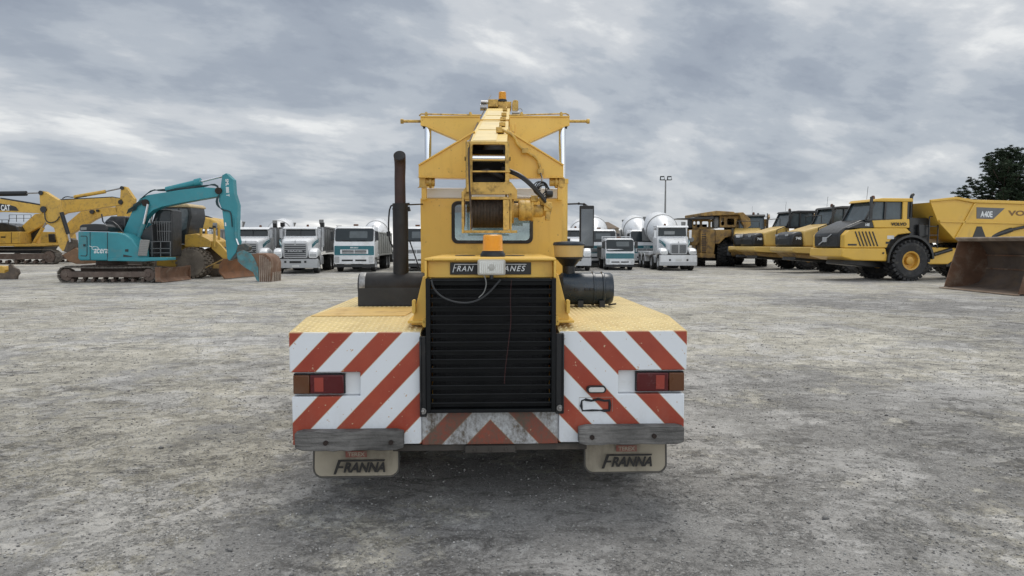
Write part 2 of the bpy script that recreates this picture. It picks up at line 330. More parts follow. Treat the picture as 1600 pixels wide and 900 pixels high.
# ------------------------------------------------------------------ ground
def ground_mat():
    m = bpy.data.materials.new('gravel_yard'); m.use_nodes = True; nt = m.node_tree; N = nt.nodes.new; L = nt.links.new; p = nt.nodes['Principled BSDF']
    p.inputs['Roughness'].default_value = 0.9; p.inputs['Specular IOR Level'].default_value = 0.25
    tc = N('ShaderNodeTexCoord')
    def noise(s, d=6, off=(0, 0, 0), rg=0.6, st=(1, 1, 1), dist=0.0, rot=0.0):
        mp = N('ShaderNodeMapping'); mp.inputs['Location'].default_value = off; mp.inputs['Scale'].default_value = st; mp.inputs['Rotation'].default_value = (0, 0, rot); L(tc.outputs['Object'], mp.inputs[0])
        n = N('ShaderNodeTexNoise'); n.inputs['Scale'].default_value = s; n.inputs['Detail'].default_value = d; n.inputs['Roughness'].default_value = rg; n.inputs['Distortion'].default_value = dist; L(mp.outputs[0], n.inputs[0]); return n.outputs[0]
    def rng(x, a, b, c, d):
        n = N('ShaderNodeMapRange'); n.inputs[1].default_value = a; n.inputs[2].default_value = b; n.inputs[3].default_value = c; n.inputs[4].default_value = d; L(x, n.inputs[0]); return n.outputs[0]
    def mixc(f, a, b, mode='MIX'):
        n = N('ShaderNodeMix'); n.data_type = 'RGBA'; n.blend_type = mode
        if isinstance(f, float): n.inputs['Factor'].default_value = f
        else: L(f, n.inputs['Factor'])
        for k, x in (('A', a), ('B', b)):
            if isinstance(x, tuple): n.inputs[k].default_value = (*x, 1)
            else: L(x, n.inputs[k])
        return n.outputs['Result']
    def add(a, b, mul=1.0):
        n = N('ShaderNodeMath'); n.operation = 'MULTIPLY_ADD'; L(b, n.inputs[0]); n.inputs[1].default_value = mul; L(a, n.inputs[2]); return n.outputs[0]
    def mth(op, a, b=0.0):
        n = N('ShaderNodeMath'); n.operation = op
        for i, x in enumerate((a, b)):
            if isinstance(x, (int, float)): n.inputs[i].default_value = x
            else: L(x, n.inputs[i])
        return n.outputs[0]
    sp_ = N('ShaderNodeSeparateXYZ'); L(tc.outputs['Object'], sp_.inputs[0]); X, Y = sp_.outputs[0], sp_.outputs[1]
    fine = noise(70, 3, (0, 0, 3), 0.8); grit = noise(16, 6, (2, 0, 3), 0.85)
    big = noise(0.16, 5, (4, 2, 0), 0.6, (1, 1, 1), 0.4); mid = noise(0.75, 12, (7, 1, 0), 0.78, (1, 1, 1), 0.35); sml = noise(3.1, 10, (1, 6, 0), 0.80, (1, 1, 1), 0.5)
    # compacted grey gravel
    c = mixc(rng(fine, 0.36, 0.62, 0, 1), (0.135, 0.131, 0.124), (0.30, 0.292, 0.278))
    c = mixc(rng(grit, 0.40, 0.62, 0, 0.55), c, (0.359, 0.348, 0.331))
    # pale and tan dried mud, cut back for finer dark gravel and the crane's shade put into colour
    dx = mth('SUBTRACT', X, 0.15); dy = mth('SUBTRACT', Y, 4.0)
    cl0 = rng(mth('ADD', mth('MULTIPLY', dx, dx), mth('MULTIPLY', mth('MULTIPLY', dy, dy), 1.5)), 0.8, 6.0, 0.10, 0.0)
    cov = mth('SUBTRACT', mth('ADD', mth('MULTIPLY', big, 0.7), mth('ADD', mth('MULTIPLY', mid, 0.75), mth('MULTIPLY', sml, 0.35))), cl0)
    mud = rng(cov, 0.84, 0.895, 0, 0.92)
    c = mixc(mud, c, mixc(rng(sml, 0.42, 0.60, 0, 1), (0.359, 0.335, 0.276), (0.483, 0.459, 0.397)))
    pale = rng(mth('ADD', noise(0.5, 11, (9, 5, 0), 0.78), mth('MULTIPLY', sml, 0.4)), 0.715, 0.75, 0, 0.7)
    c = mixc(pale, c, (0.442, 0.431, 0.414))
    # dark damp crumbs: small, ragged, scattered in drifts
    dk = mth('MULTIPLY', rng(noise(2.6, 12, (2, 8, 1), 0.82, (0.75, 1.3, 1), 0.6, 0.4), 0.525, 0.575, 0, 0.8), rng(noise(0.33, 4, (5, 5, 5), 0.6), 0.40, 0.56, 0.30, 1.0))
    c = mixc(dk, c, (0.115, 0.11, 0.104))
    # flaked edges of the dried crust, crevice shade put into colour as dark lines
    rdg = mth('ABSOLUTE', mth('SUBTRACT', noise(2.3, 12, (6, 3, 2), 0.84, (1, 1, 1), 0.15), 0.5))
    crk = mth('MULTIPLY', rng(rdg, 0.0, 0.018, 0.55, 0.0), rng(mid, 0.42, 0.52, 0.0, 1.0)); c = mixc(crk, c, (0.10, 0.096, 0.09))
    v = N('ShaderNodeTexVoronoi'); v.inputs['Scale'].default_value = 62; L(tc.outputs['Object'], v.inputs[0])
    h1 = N('ShaderNodeSeparateColor'); L(v.outputs['Color'], h1.inputs[0])
    spk = rng(h1.outputs[0], 0.78, 0.98, 0, 0.7); c = mixc(spk, c, mixc(h1.outputs[1], (0.1, 0.1, 0.1), (0.428, 0.421, 0.4)))
    # tyre tracks: lug prints along long arcs
    trk = None
    for cx, cy, Rr in ((-34, 2, 36.5), (-34, 2, 38.6), (28, -6, 33.0), (28, -6, 35.2), (3, 60, 50.5), (3, 60, 52.7), (-6, 40, 27.0), (40, 30, 44.5)):
        ax, ay = mth('SUBTRACT', X, float(cx)), mth('SUBTRACT', Y, float(cy))
        rd = mth('ABSOLUTE', mth('SUBTRACT', mth('SQRT', mth('ADD', mth('MULTIPLY', ax, ax), mth('MULTIPLY', ay, ay))), float(Rr)))
        lug = mth('SINE', mth('ADD', mth('MULTIPLY', mth('ARCTAN2', ay, ax), Rr * 38.0), mth('MULTIPLY', rd, 22.0)))
        t = mth('MULTIPLY', rng(rd, 0.17, 0.21, 1, 0), rng(lug, -0.3, 0.5, 0.25, 1.0)); trk = t if trk is None else mth('MAXIMUM', trk, t)
    trk = mth('MULTIPLY', trk, rng(noise(0.6, 6, (3, 9, 4), 0.7), 0.46, 0.60, 0, 1)); c = mixc(mth('MULTIPLY', trk, 0.5), c, (0.19, 0.185, 0.172))
    tone = rng(noise(0.11, 7, (2, 2, 9), 0.62), 0.38, 0.62, 0.86, 1.24); sv = N('ShaderNodeVectorMath'); sv.operation = 'SCALE'; L(c, sv.inputs[0]); L(mth('MULTIPLY', tone, rng(noise(0.9, 8, (8, 2, 9), 0.72), 0.36, 0.64, 0.92, 1.20)), sv.inputs['Scale']); c = sv.outputs[0]
    L(c, p.inputs['Base Color'])
    h = mth('ADD', mth('MULTIPLY', fine, 0.25), mth('MULTIPLY', v.outputs['Distance'], -0.3))
    h = mth('ADD', mth('ADD', h, mth('MULTIPLY', mud, 0.22)), mth('ADD', mth('MULTIPLY', mid, 2.2), mth('MULTIPLY', sml, 1.5))); h = mth('ADD', h, mth('MULTIPLY', grit, 0.7)); h = mth('SUBTRACT', h, mth('ADD', mth('MULTIPLY', crk, 0.5), mth('MULTIPLY', trk, 0.35)))
    b = N('ShaderNodeBump'); b.inputs['Strength'].default_value = 0.8; b.inputs['Distance'].default_value = 0.022; L(h, b.inputs['Height']); L(b.outputs[0], p.inputs['Normal'])
    return m
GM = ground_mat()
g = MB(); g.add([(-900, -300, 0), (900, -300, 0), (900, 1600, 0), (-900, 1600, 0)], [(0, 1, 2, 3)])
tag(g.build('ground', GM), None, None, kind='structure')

def stones(n, seed=3):
    rg = np.random.default_rng(seed)
    Y = 3.1 * np.exp(rg.random(n) * math.log(22 / 3.1)); X = (rg.random(n) * 2 - 1) * (Y * 0.80 + 0.4)
    s = 0.0022 + 0.0075 * rg.random(n) ** 3.5; s = np.where(rg.random(n) < 0.006, s + 0.014 * rg.random(n), s) * (1 + Y / 30)
    base = np.array([(1, 0, 0), (0, 1, 0), (-1, 0, 0), (0, -1, 0), (0, 0, 1), (0, 0, -1)], float)
    V = base[None] * (0.6 + 0.7 * rg.random((n, 6, 1))) + (rg.random((n, 6, 3)) - 0.5) * 0.45
    a = rg.random(n) * 2 * pi; ca, sa = np.cos(a), np.sin(a)
    x = V[..., 0] * ca[:, None] - V[..., 1] * sa[:, None]; y = V[..., 0] * sa[:, None] + V[..., 1] * ca[:, None]
    V = np.stack([x, y, V[..., 2] * 0.62], -1) * s[:, None, None]
    V[..., 0] += X[:, None]; V[..., 1] += Y[:, None]; V[..., 2] += (s * 0.25)[:, None]
    fc = np.array([(0, 1, 4), (1, 2, 4), (2, 3, 4), (3, 0, 4), (1, 0, 5), (2, 1, 5), (3, 2, 5), (0, 3, 5)])
    Fa = (fc[None] + (np.arange(n) * 6)[:, None, None]).reshape(-1, 3)
    me = bpy.data.meshes.new('loose_gravel'); me.vertices.add(n * 6); me.vertices.foreach_set('co', V.ravel())
    me.loops.add(len(Fa) * 3); me.loops.foreach_set('vertex_index', Fa.ravel().astype('i')); me.polygons.add(len(Fa)); me.polygons.foreach_set('loop_start', np.arange(0, len(Fa) * 3, 3, dtype='i'))
    mi = rg.choice(3, n, p=(.42, .48, .10)); me.polygons.foreach_set('material_index', np.repeat(mi, 8).astype('i')); me.update(calc_edges=True)
    for k, c in enumerate(((0.17, 0.166, 0.16), (0.29, 0.284, 0.272), (0.46, 0.45, 0.43))): me.materials.append(mat('stone_%s' % ('dark', 'mid', 'pale')[k], c, 0.85, var=0.3, scale=1.7))
    o = bpy.data.objects.new('loose_gravel', me); COL.objects.link(o)
    tag(o, 'small loose grey stones scattered over the yard surface', 'gravel', kind='stuff')
stones(60000)

# ------------------------------------------------------------------ the crane in the foreground
RZ = R(2.2); RL = Vector((-0.152, 5.6, 0))
crane = thing('mobile_crane', 'yellow mobile crane seen from behind with red and white chevron stripes and raised boom', 'crane', RL, RZ)
C = Frame(RL, RZ, 5.6); SH = (0, -5.6, 0)
def c3(px, py, Y): x, z = C(px, py, Y); return (x, Y, z)
def B(mb, name, m, bev=0.004, parent=None, **k): return mb.build(name, m, parent or crane, SH, bev, **k)
YR = 4.4
xl, zt = C(451, 521, YR); xr, _ = C(1074, 516, YR); zt = (zt + _) / 2; xo = (xl + xr) / 2
x_in = (C(660, 600, YR)[0] + 0, C(874, 600, YR)[0])
zrt, zrb = C(457, 580, YR)[1], C(457, 618, YR)[1]; zrt = 0.5 * (zrt + C(1070, 580, YR)[1]); zrb = 0.5 * (zrb + C(1070, 617, YR)[1])
zb = C(763, 695, YR)[1]
STR = stripe_mat('chevron_paint', xo, zt, False); STG = stripe_mat('grimy_chevron_paint', xo, zt, True)
print('crane', xl, xr, zt, zb, zrt, zrb)
def mir(s, x): return xo + s * x
HW = (xr - xl) / 2; HI = (x_in[1] - x_in[0]) / 2; XB = 0.435        # half width, inner half width
RX = 0.815                                                      # recess inner edge
ZC = C(1045, 493, 4.87)[1]                                      # level part of the deck
for s in (-1, 1):
    p = MB()
    poly = [(mir(s, XB), zt), (mir(s, HW), zt), (mir(s, HW), zrt), (mir(s, RX), zrt), (mir(s, RX), zrb), (mir(s, HW - .012), zrb), (mir(s, HW - .012), zb + .01), (mir(s, XB), zb + .01)]
    p.prism(poly, YR, YR + .09)
    p.mi = 1; p.box(mir(s, RX + .001), mir(s, HW - .014), YR + .045, YR + .085, zrb + .001, zrt - .001)
    B(p, 'rear_panel', [STR, WHT], 0.006)
    # lamp cluster in the recess
    t = MB(); a, b = (C(457, 587, YR)[0], C(538, 587, YR)[0]) if s < 0 else (C(1070, 587, YR)[0], C(994, 587, YR)[0])
    z0, z1 = zrb + .012, zrt - .012
    t.box(a, b, YR + .02, YR + .043, z0, z1); lm = B(t, 'tail_light', BLK, 0.004)
    w = b - a
    q = MB(); q.box(a + w * .01, a + w * .325, YR - .004, YR + .019, z0 + .006, z1 - .006); B(q, 'amber_lens', AMBD, 0.006, lm)
    q = MB(); q.box(a + w * .335, a + w * .985, YR - .004, YR + .019, z0 + .006, z1 - .006); B(q, 'red_lens', REDL, 0.006, lm)
    q = MB(); q.box(a + w * .42, a + w * .60, YR - .009, YR - .005, z0 + .02, z1 - .02); B(q, 'reflector', REFL, 0.002, lm)
# grimy centre panel under the radiator
p = MB(); zg = C(763, 646, YR)[1]
p.box(mir(-1, XB - .002), mir(1, XB - .002), YR + .012, YR + .085, zb, zg + .03); B(p, 'centre_panel', STG, 0.004)
p = MB(); p.box(mir(-1, .62), mir(1, .62), YR + .03, YR + .10, zb - .045, zb - .003)
p.box(mir(-1, .16), mir(1, .16), YR - .005, YR + .028, zb - .05, zb - .006)
for k in (-.1, 0, .1): p.cyl((xo + k, YR - .012, zb - .028), (xo + k, YR, zb - .028), .012, seg=8)
B(p, 'tow_plate', mat('oily_plate', (0.05, 0.043, 0.036), 0.7, var=0.3, dirt=(0.16, .13, .1), dirt_amt=.3), 0.003)
# deck of raised chequer plate
d = MB(); xe = [mir(-1, HW), mir(-1, XB), mir(1, XB), mir(1, HW)]
def zdeck(y): return zt - .002 + (ZC - zt) * min(1, max(0, (y - YR) / .45))
for (a, b) in ((xe[0], xe[1]), (xe[2], xe[3])):
    d.prism([(YR + .001, zt - .03), (YR + .001, zt - .002), (YR + .45, ZC), (6.69, ZC), (6.69, ZC - .03), (YR + .45, ZC - .03)], a, b, 'x')
    st = 0.036; ix = 0
    x = min(a, b) + .02
    while x < max(a, b) - .02:
        y = YR + .03; iy = 0
        while y < 6.67:
            if (ix + iy) % 1 == 0:
                an = R(45) if (ix + iy) % 2 else R(-45)
                z = zdeck(y); dz = (ZC - zt) / .45 if y < YR + .45 else 0
                ux, uy = cos(an), sin(an); l = .0165; w = .0048
                P = [(x + ux * l, y + uy * l), (x - uy * w, y + ux * w), (x - ux * l, y - uy * l), (x + uy * w, y - ux * w)]
                vs = [(px, py, z + dz * (py - y) + .0003) for px, py in P] + [(x + ux * l * .5, y + uy * l * .5, z + .0045), (x - ux * l * .5, y - uy * l * .5, z + .0045)]
                d.mi = 1; d.add(vs, [(0, 1, 4), (1, 2, 5), (1, 5, 4), (2, 3, 5), (3, 0, 4), (3, 4, 5)]); d.mi = 0
            y += st; iy += 1
        x += st; ix += 1
B(d, 'deck', [mat('deck_trodden', (.60, .46, .20), .6, var=.15, dirt=(.46, .34, .16), dirt_amt=.4, dirt_scale=7), mat('deck_worn_lugs', (.82, .68, .38), .45, var=.1)], 0, ang=20)
q = MB(); qx0, qx1 = C(492, 486, 5.0)[0], C(640, 486, 5.0)[0]      # smooth repair sheet welded on the left deck
q.prism([(qx0, 4.89), (qx1 - .02, 4.89), (qx1 + .02, 5.55), (qx0 + .05, 5.55)], ZC + .002, ZC + .006, 'z'); B(q, 'patch_plate', mat('patch_yellow', (.66, .44, .14), .5, var=.12, dirt=(.3, .17, .06), dirt_amt=.3, dirt_scale=6), 0)
for s in (-1, 1):
    k = MB()                                                    # side skirt over the wheel, with a wheel cut-out
    arch = [(5.6 + .80 * cos(R(a)), .66 + .80 * sin(R(a)) * .62) for a in range(0, 181, 15)]
    k.prism([(YR + .092, zt - .032), (YR + .092, zb + .02), (4.8, zb + .02)] + [p for p in arch[::-1] if p[1] > zb + .02] + [(6.4, zb + .02), (6.69, zb + .02), (6.69, ZC - .032), (YR + .45, ZC - .032)], mir(s, HW - .03), mir(s, HW - .004), 'x')
    B(k, 'side_skirt', YEL, 0)
# timber buffers and mud flaps
for s, (x0, x1, y0, y1), bolts, (fx0, fx1, fy0, fy1), tpy, fpy in (
        (-1, (459, 630, 675, 704), ((509, 692), (611, 691)), (489, 623, 700, 744), 709, 728),
        (1, (905, 1070, 667, 694), ((925, 683), (1022, 681)), (914, 1041, 690, 737), 700, 719)):
    YT = YR - .075
    a, z1 = C(x0, y0, YT); b, z0 = C(x1, y1, YT)
    k = MB(); n = 14; rr = random.Random(3 + s)
    rings = []
    for i in range(n + 1):
        x = a + (b - a) * i / n; j = [rr.uniform(-.004, .004) for _ in range(4)]; e = .012 if i in (0, n) else 0
        rings.append([(x, YT + e + j[0], z0 + e + j[1]), (x, YT + e + j[2], z1 - e + j[3]), (x, YR - .003, z1 - e), (x, YR - .003, z0 + e)])
    k.loft(rings); tb = B(k, 'timber_buffer', TIM, 0.006, ang=50)
    for bx, by in bolts:
        c = c3(bx, by, YT); k = MB(); k.lathe([(.027, 0), (.027, .006), (.015, .006), (.015, .022), (0, .022)], (c[0], YT + .010, c[2]), (0, -1, 0), 12)
        B(k, 'bolt', BOLT, 0, tb)
    YF = 4.62
    fa, fz1 = C(fx0, fy0, YF); fb, fz0 = C(fx1, fy1, YF)
    def bow(x, z): return YF + .025 * ((x - (fa + fb) / 2) / .28) ** 2 - .10 * (fz1 - z)
    r = .055; out_ = rrect(fa, fb, fz0, fz1 + .25, r)
    k = MB(); k.prism([(x, min(z, fz1 + .02)) for x, z in out_], YF, YF + .012)
    k.v = [(x, y + bow(x, z) - YF, z) for x, y, z in k.v]; fl = B(k, 'mud_flap', FLAP, 0)
    k = MB(); rim_ = [p for p in rrect(fa, fb, fz0, fz1 + .3, r, 8)]
    rim_ = [p for p in rim_ if p[1] < fz1]; rim_ = [(fa, fz1)] + rim_[0:] + [(fb, fz1)]
    k.tube([(x, bow(x, z), z) for x, z in [(fa, fz1), (fa, fz0 + r)] + [(fa + r - r * cos(R(t)), fz0 + r - r * sin(R(t))) for t in (20, 45, 70, 90)] + [(fb - r + r * sin(R(t)), fz0 + r - r * cos(R(t))) for t in (0, 20, 45, 70)] + [(fb, fz0 + r), (fb, fz1)]], .0065, 6)
    B(k, 'flap_edge', mat('flap_edge', (.09, .085, .075), .7, dirt=(.2, .18, .15), dirt_amt=.3), 0, fl)
    xm = (fa + fb) / 2; dk = DTXT
    x_, z_ = C((fx0 + fx1) / 2 + (5 if s < 0 else 0), fpy + 1, YF)
    yy = bow(x_, z_) - .005; tw = .33
    text('RANNA', .062, dk, fl, (x_ + .035, yy - 5.6, z_), shear=.32, bold=.0035, width=tw - .055)
    k = MB(); zF0, zF1 = z_ - .045, z_ + .052
    xs = x_ - tw / 2; sh = .34
    k.prism([(xs, zF0), (xs + .017, zF0), (xs + .017 + sh * .097, zF1 - .012), (xs + tw + .005, zF1 - .012), (xs + tw + .01, zF1), (xs + sh * .097, zF1)], yy - .002, yy + .002)
    k.prism([(xs + .03, z_ - .004), (xs + .062, z_ - .004), (xs + .066, z_ + .008), (xs + .034, z_ + .008)], yy - .002, yy + .002)
    B(k, 'lettering', dk, 0, fl)
    x_, z_ = C((fx0 + fx1) / 2 + 1, tpy, YF); yy = bow(x_, z_) - .004
    k = MB(); k.prism([(x_ - .07, z_ - .021), (x_ + .07, z_ - .021), (x_ + .07, z_ + .021), (x_ - .07, z_ + .021)], yy - .001, yy + .001); B(k, 'badge', TERX, 0, fl)
    text('TEREX', .026, mat('faded_cream', (.42, .36, .28), .7, dirt=(.3, .15, .1), dirt_amt=.3), fl, (x_, yy - .003 - 5.6, z_), bold=.001, width=.112, depth=.001)
# small number plate lamp and the old adhesive outline of the missing plate
c = c3(931, 608, YR); k = MB()
k.prism(rrect(c[0] - .062, c[0] + .062, c[2] - .020, c[2] + .026, .022), YR - .03, YR - .001); o = B(k, 'plate_lamp', BLK, .003)
k = MB(); k.prism(rrect(c[0] - .050, c[0] + .050, c[2] - .013, c[2] + .018, .014), YR - .036, YR - .031); B(k, 'lamp_lens', mat('frosted_lens', (.62, .62, .6), .3), .003, o)
P = [(914, 624), (924, 626), (935, 623.5), (944, 626), (952, 625.5), (953, 633), (952, 641), (944, 641.5), (938, 641), (925, 641), (910, 641.5), (908, 634), (909, 626), (914, 624)]
k = MB(); rr = random.Random(5)
k.tube([(*[c3(x, y, YR)[0]], YR - .002, c3(x, y, YR)[2]) for x, y in P], [rr.choice((.005, .0075, .010)) for _ in P], 6); B(k, 'adhesive_mark', mat('old_sealant', (.015, .017, .02), .6), 0)
k = MB(); a, z1 = C(905, 621, YR); b, z0 = C(957, 643, YR); k.tube([(a, YR - .0005, z0), (a, YR - .0005, z1), (b, YR - .0005, z1), (b, YR - .0005, z0)], .0016, 4); B(k, 'paint_edge', mat('paint_edge', (.35, .3, .25), .6), 0)

# radiator cowl: louvred black grille between two yellow side brackets
gx0, gx1 = C(667, 540, YR)[0], C(867, 540, YR)[0]
gz1, gz0 = C(760, 434, 4.42)[1], C(760, 645, 4.33)[1]
k = MB(); YG = 4.33
k.box(gx0, gx0 + .028, YG, YG + .1, gz0, gz1); k.box(gx1 - .028, gx1, YG, YG + .1, gz0, gz1)
k.box(gx0 + .028, gx1 - .028, YG, YG + .1, gz0, gz0 + .022); k.box(gx0 + .028, gx1 - .028, YG + .01, YG + .1, gz1 - .02, gz1)
fr = B(k, 'radiator_grille', GRL, .003)
k = MB(); ns = 15
for i in range(ns):
    z = gz0 + .06 + (gz1 - gz0 - .075) * i / (ns - 1)
    k.prism([(YG + .004, z), (YG + .007, z + .005), (YG + .030, z + .001), (YG + .034, z - .028), (YG + .030, z - .028), (YG + .026, z - .001)], gx0 + .0285, gx1 - .0285, 'x')
B(k, 'louvres', GRL, 0, fr, ang=20)
k = MB(); k.box(gx0 + .03, gx1 - .03, YG + .16, YG + .2, gz0 + .02, gz1 - .02)
for i in range(24):
    x = gx0 + .05 + (gx1 - gx0 - .1) * i / 23; k.box(x, x + .006, YG + .15, YG + .16, gz0 + .04, gz1 - .04)
B(k, 'radiator_core', DARKIN, 0, fr)
for x in (gx0 - .004, gx1 + .004):
    k = MB(); s = -1 if x < 0 else 1
    k.box(x, x - s * .004, YG + .10, YG + .2, gz0, gz1); B(k, 'cowl_side', BLK, 0, fr)
for s, (px0, px1, py0, py1) in ((-1, (656, 667, 525, 650)), (1, (868, 880, 520, 645))):
    a, z1 = C(px0, py0, YR); b, z0 = C(px1, py1, YR); k = MB()
    k.box(a, b, YR - .028, YR - .002, z0, z1); e = a if s < 0 else b - .012
    k.box(e, e + .012, YR - .046, YR - .029, z0 + .01, z1 - .004)
    o = B(k, 'cowl_hinge_bracket', BLK, .004)
    k = MB(); k.lathe([(.020, 0), (.020, .010), (.012, .010), (.010, .02), (0, .022)], ((a + b) / 2, YR - .03, z0 + .04), (0, -1, 0), 12); B(k, 'bolt', STL, 0, o)
# hood over the engine
hz1 = C(765, 403, YR)[1]; hzb = C(765, 434, YR)[1]
hx0, hx1 = C(664, 404, YR)[0], C(868, 404, YR)[0]
k = MB()
YH = 4.36
k.prism([(hx0, hz1), (hx1, hz1), (C(838, 395, 6.3)[0] + .02, hz1), (C(697, 395, 6.3)[0], hz1)], hz1 - .0, hz1 + .001, 'z') if False else None
bx0, bx1 = C(697, 397, 6.3)[0], C(842, 397, 6.3)[0]; hzk = C(765, 396.5, 6.3)[1]
k.add([(hx0, YH, hz1), (hx1, YH, hz1), (bx1, 6.38, hzk), (bx0, 6.38, hzk), (hx0, YH, hz1 - .016), (hx1, YH, hz1 - .016), (bx1, 6.38, hzk - .016), (bx0, 6.38, hzk - .016)], [(0, 1, 2, 3), (7, 6, 5, 4), (0, 4, 5, 1), (1, 5, 6, 2), (2, 6, 7, 3), (3, 7, 4, 0)])
k.box(hx0, hx0 + .014, YH + .002, YH + .12, hzb, hz1 - .017); k.box(hx1 - .014, hx1, YH + .002, YH + .12, hzb, hz1 - .017)
k.box(hx0 + .015, hx1 - .015, YH + .06, YH + .075, hzb, hz1 - .018); k.box(hx0 + .001, hx1 - .001, YH - .002, YH + .058, hzb - .012, hzb - .001)
k.box(hx0 + .004, hx0 + .012, YH + .122, 6.36, .9, hz1 - .03); k.box(hx1 - .012, hx1 - .004, YH + .122, 6.36, .9, hz1 - .03)
k.box(hx0 + .013, hx1 - .013, YH + .25, 6.3, .6, .9)
hood = B(k, 'hood', YEL, .005)
k = MB()
for sx in (-1, 1):
    c = C(765 + sx * 37, 399, 5.4)
    k.prism([(c[0] + .075 * cos(a), 5.2 + .12 * sin(a)) for a in [2 * pi * i / 16 for i in range(16)]], hz1 - .02, hz1 + .004 + (hzk - hz1) * .45, 'z')
B(k, 'hood_grip_hole', DARKIN, 0)
a, z1 = C(703, 410, YR); b, z0 = C(830, 429, YR)
k = MB(); k.box(a, b, YH + .05, YH + .058, z0, z1); np_ = B(k, 'name_plate', mat('plate_black', (.012, .011, .011), .4), .002, hood)
zm = (z0 + z1) / 2; yy = YH + .046; W2 = (b - a)
text('RAN', .034, LTXT, np_, (a + .038 + .052, yy - 5.6, zm), shear=.3, bold=.0006, width=.105, space=1.25)
text('CRANES', .034, LTXT, np_, (b - .04 - .105, yy - 5.6, zm), shear=.3, bold=.0006, width=.205, space=1.25)
k = MB(); k.bar((a + .018, yy, zm - .024), (a + .030, yy, zm + .026), .003, .004); k.bar((a + .030, yy, zm + .026), (a + .20, yy, zm + .026), .003, .004); k.bar((a + .026, yy, zm + .004), (a + .040, yy, zm + .004), .003, .004)
k.bar((b - .2, yy, zm + .026), (b - .03, yy, zm + .026), .003, .004); B(k, 'lettering', LTXT, 0, np_)
# yellow side brackets standing on the deck
for s, pts, kn in ((-1, ((665, 432), (668, 509), (643, 507), (661, 432)), ((648, 478, .045), (664, 503, .03))), (1, ((868, 430), (868, 506), (891, 503), (872, 428)), ((886, 478, .045), (869, 500, .03)))):
    k = MB(); k.prism([C(x, y, 4.55) for x, y in pts], 4.54, 4.552)
    P = [C(x, y, 4.55) for x, y in pts]
    k.prism([(P[2][0] - s * .0, P[2][1]), (P[3][0], P[3][1]), (P[3][0] - s * .010, P[3][1]), (P[2][0] - s * .010, P[2][1])], 4.5525, 4.95)
    k.box(P[1][0], P[2][0] + s * .02, 4.50, 5.0, ZC - .006, ZC + .010)
    o = B(k, 'hood_bracket', YEL, .003)
    for x, y, w in kn:
        c = c3(x, y, 4.56); k = MB(); k.prism(rrect(c[0] - .012, c[0] + .012, c[2] - w, c[2] + w, .011), 4.50, 4.539); B(k, 'bracket_lug', YEL, .004, o)
# work lamp with its cable, rotating beacon
a, z1 = C(746, 406, 4.27); b, z0 = C(790, 430, 4.27)
k = MB(); k.prism(rrect(a, b, z0, z1, .012), 4.285, 4.34); wl = B(k, 'work_lamp', mat('lamp_housing', (.45, .43, .38), .5), .003)
k = MB(); k.prism(rrect(a + .010, b - .010, z0 + .010, z1 - .010, .006), 4.276, 4.284); B(k, 'reflector', mat('lamp_reflector', (.80, .80, .76), .25, metal=.6), 0, wl)
k = MB(); 
for i in range(13):
    x = a + .012 + (b - a - .024) * i / 12; k.box(x - .0022, x + .0022, 4.2715, 4.2755, z0 + .012, z1 - .012)
k.lathe([(.02, 0), (.016, .004), (.0, .006)], ((a + b) / 2, 4.276, (z0 + z1) / 2), (0, -1, 0), 14)
B(k, 'lamp_lens', mat('ribbed_lens', (.42, .41, .37), .2, var=.2), 0, wl)
k = MB(); k.cyl(((a + b) / 2, 4.31, z0 - .025), ((a + b) / 2, 4.31, z0 + .002), .012); B(k, 'lamp_stem', BLK, 0, wl)
CAB = mat('grey_cable', (.20, .20, .19), .5, var=.2); CAB2 = mat('dark_cable', (.035, .037, .04), .5, var=.2)
def cable(pts, Y, r, m, name='lamp_cable'):
    k = MB(); k.tube([c3(x, y, Y) for x, y in pts], r, 6, smooth=2); return B(k, name, m, 0)
cable([(756, 430), (759, 436), (760, 446), (756, 458), (748, 465)], 4.28, .0035, CAB)
cable([(674, 437), (677, 451), (692, 466), (718, 474), (742, 472), (762, 460), (776, 444), (782, 437)], 4.29, .006, CAB2)
cable([(799, 437), (797, 470), (799, 500), (794, 540), (789, 580), (788, 600)], 4.318, .0022, mat('red_wire', (.045, .010, .009), .6, var=.3), 'wire')
zz = C(770, 400, 4.85)[1]; bc = C(770, 400, 4.85)[0]; zk = hz1 + (hzk - hz1) * .25
def beacon(name, x, y, z, r, h, par=None):
    k = MB(); k.lathe([(r * 1.16, 0), (r * 1.16, h * .12), (r * 1.0, h * .24), (r * .95, h * .26)], (x, y, z), (0, 0, 1), 24); o = B(k, name, BLK, 0, par)
    k = MB(); n = 13; pr = [(r * .9, h * .26), (r * .99, h * .27)]
    for i in range(n):
        t = h * .30 + h * .66 * i / n; pr += [(r * .96 * (1 - .06 * i / n), t), (r * .92 * (1 - .06 * i / n), t + h * .66 / n * .55)]
    pr += [(r * .88, h * .97), (r * .80, h), (0, h)]
    k.lathe(pr, (x, y, z), (0, 0, 1), 28); B(k, 'amber_dome', AMB, 0, o, ang=25); return o
beacon('beacon', bc, 4.85, zk, .074, .15)
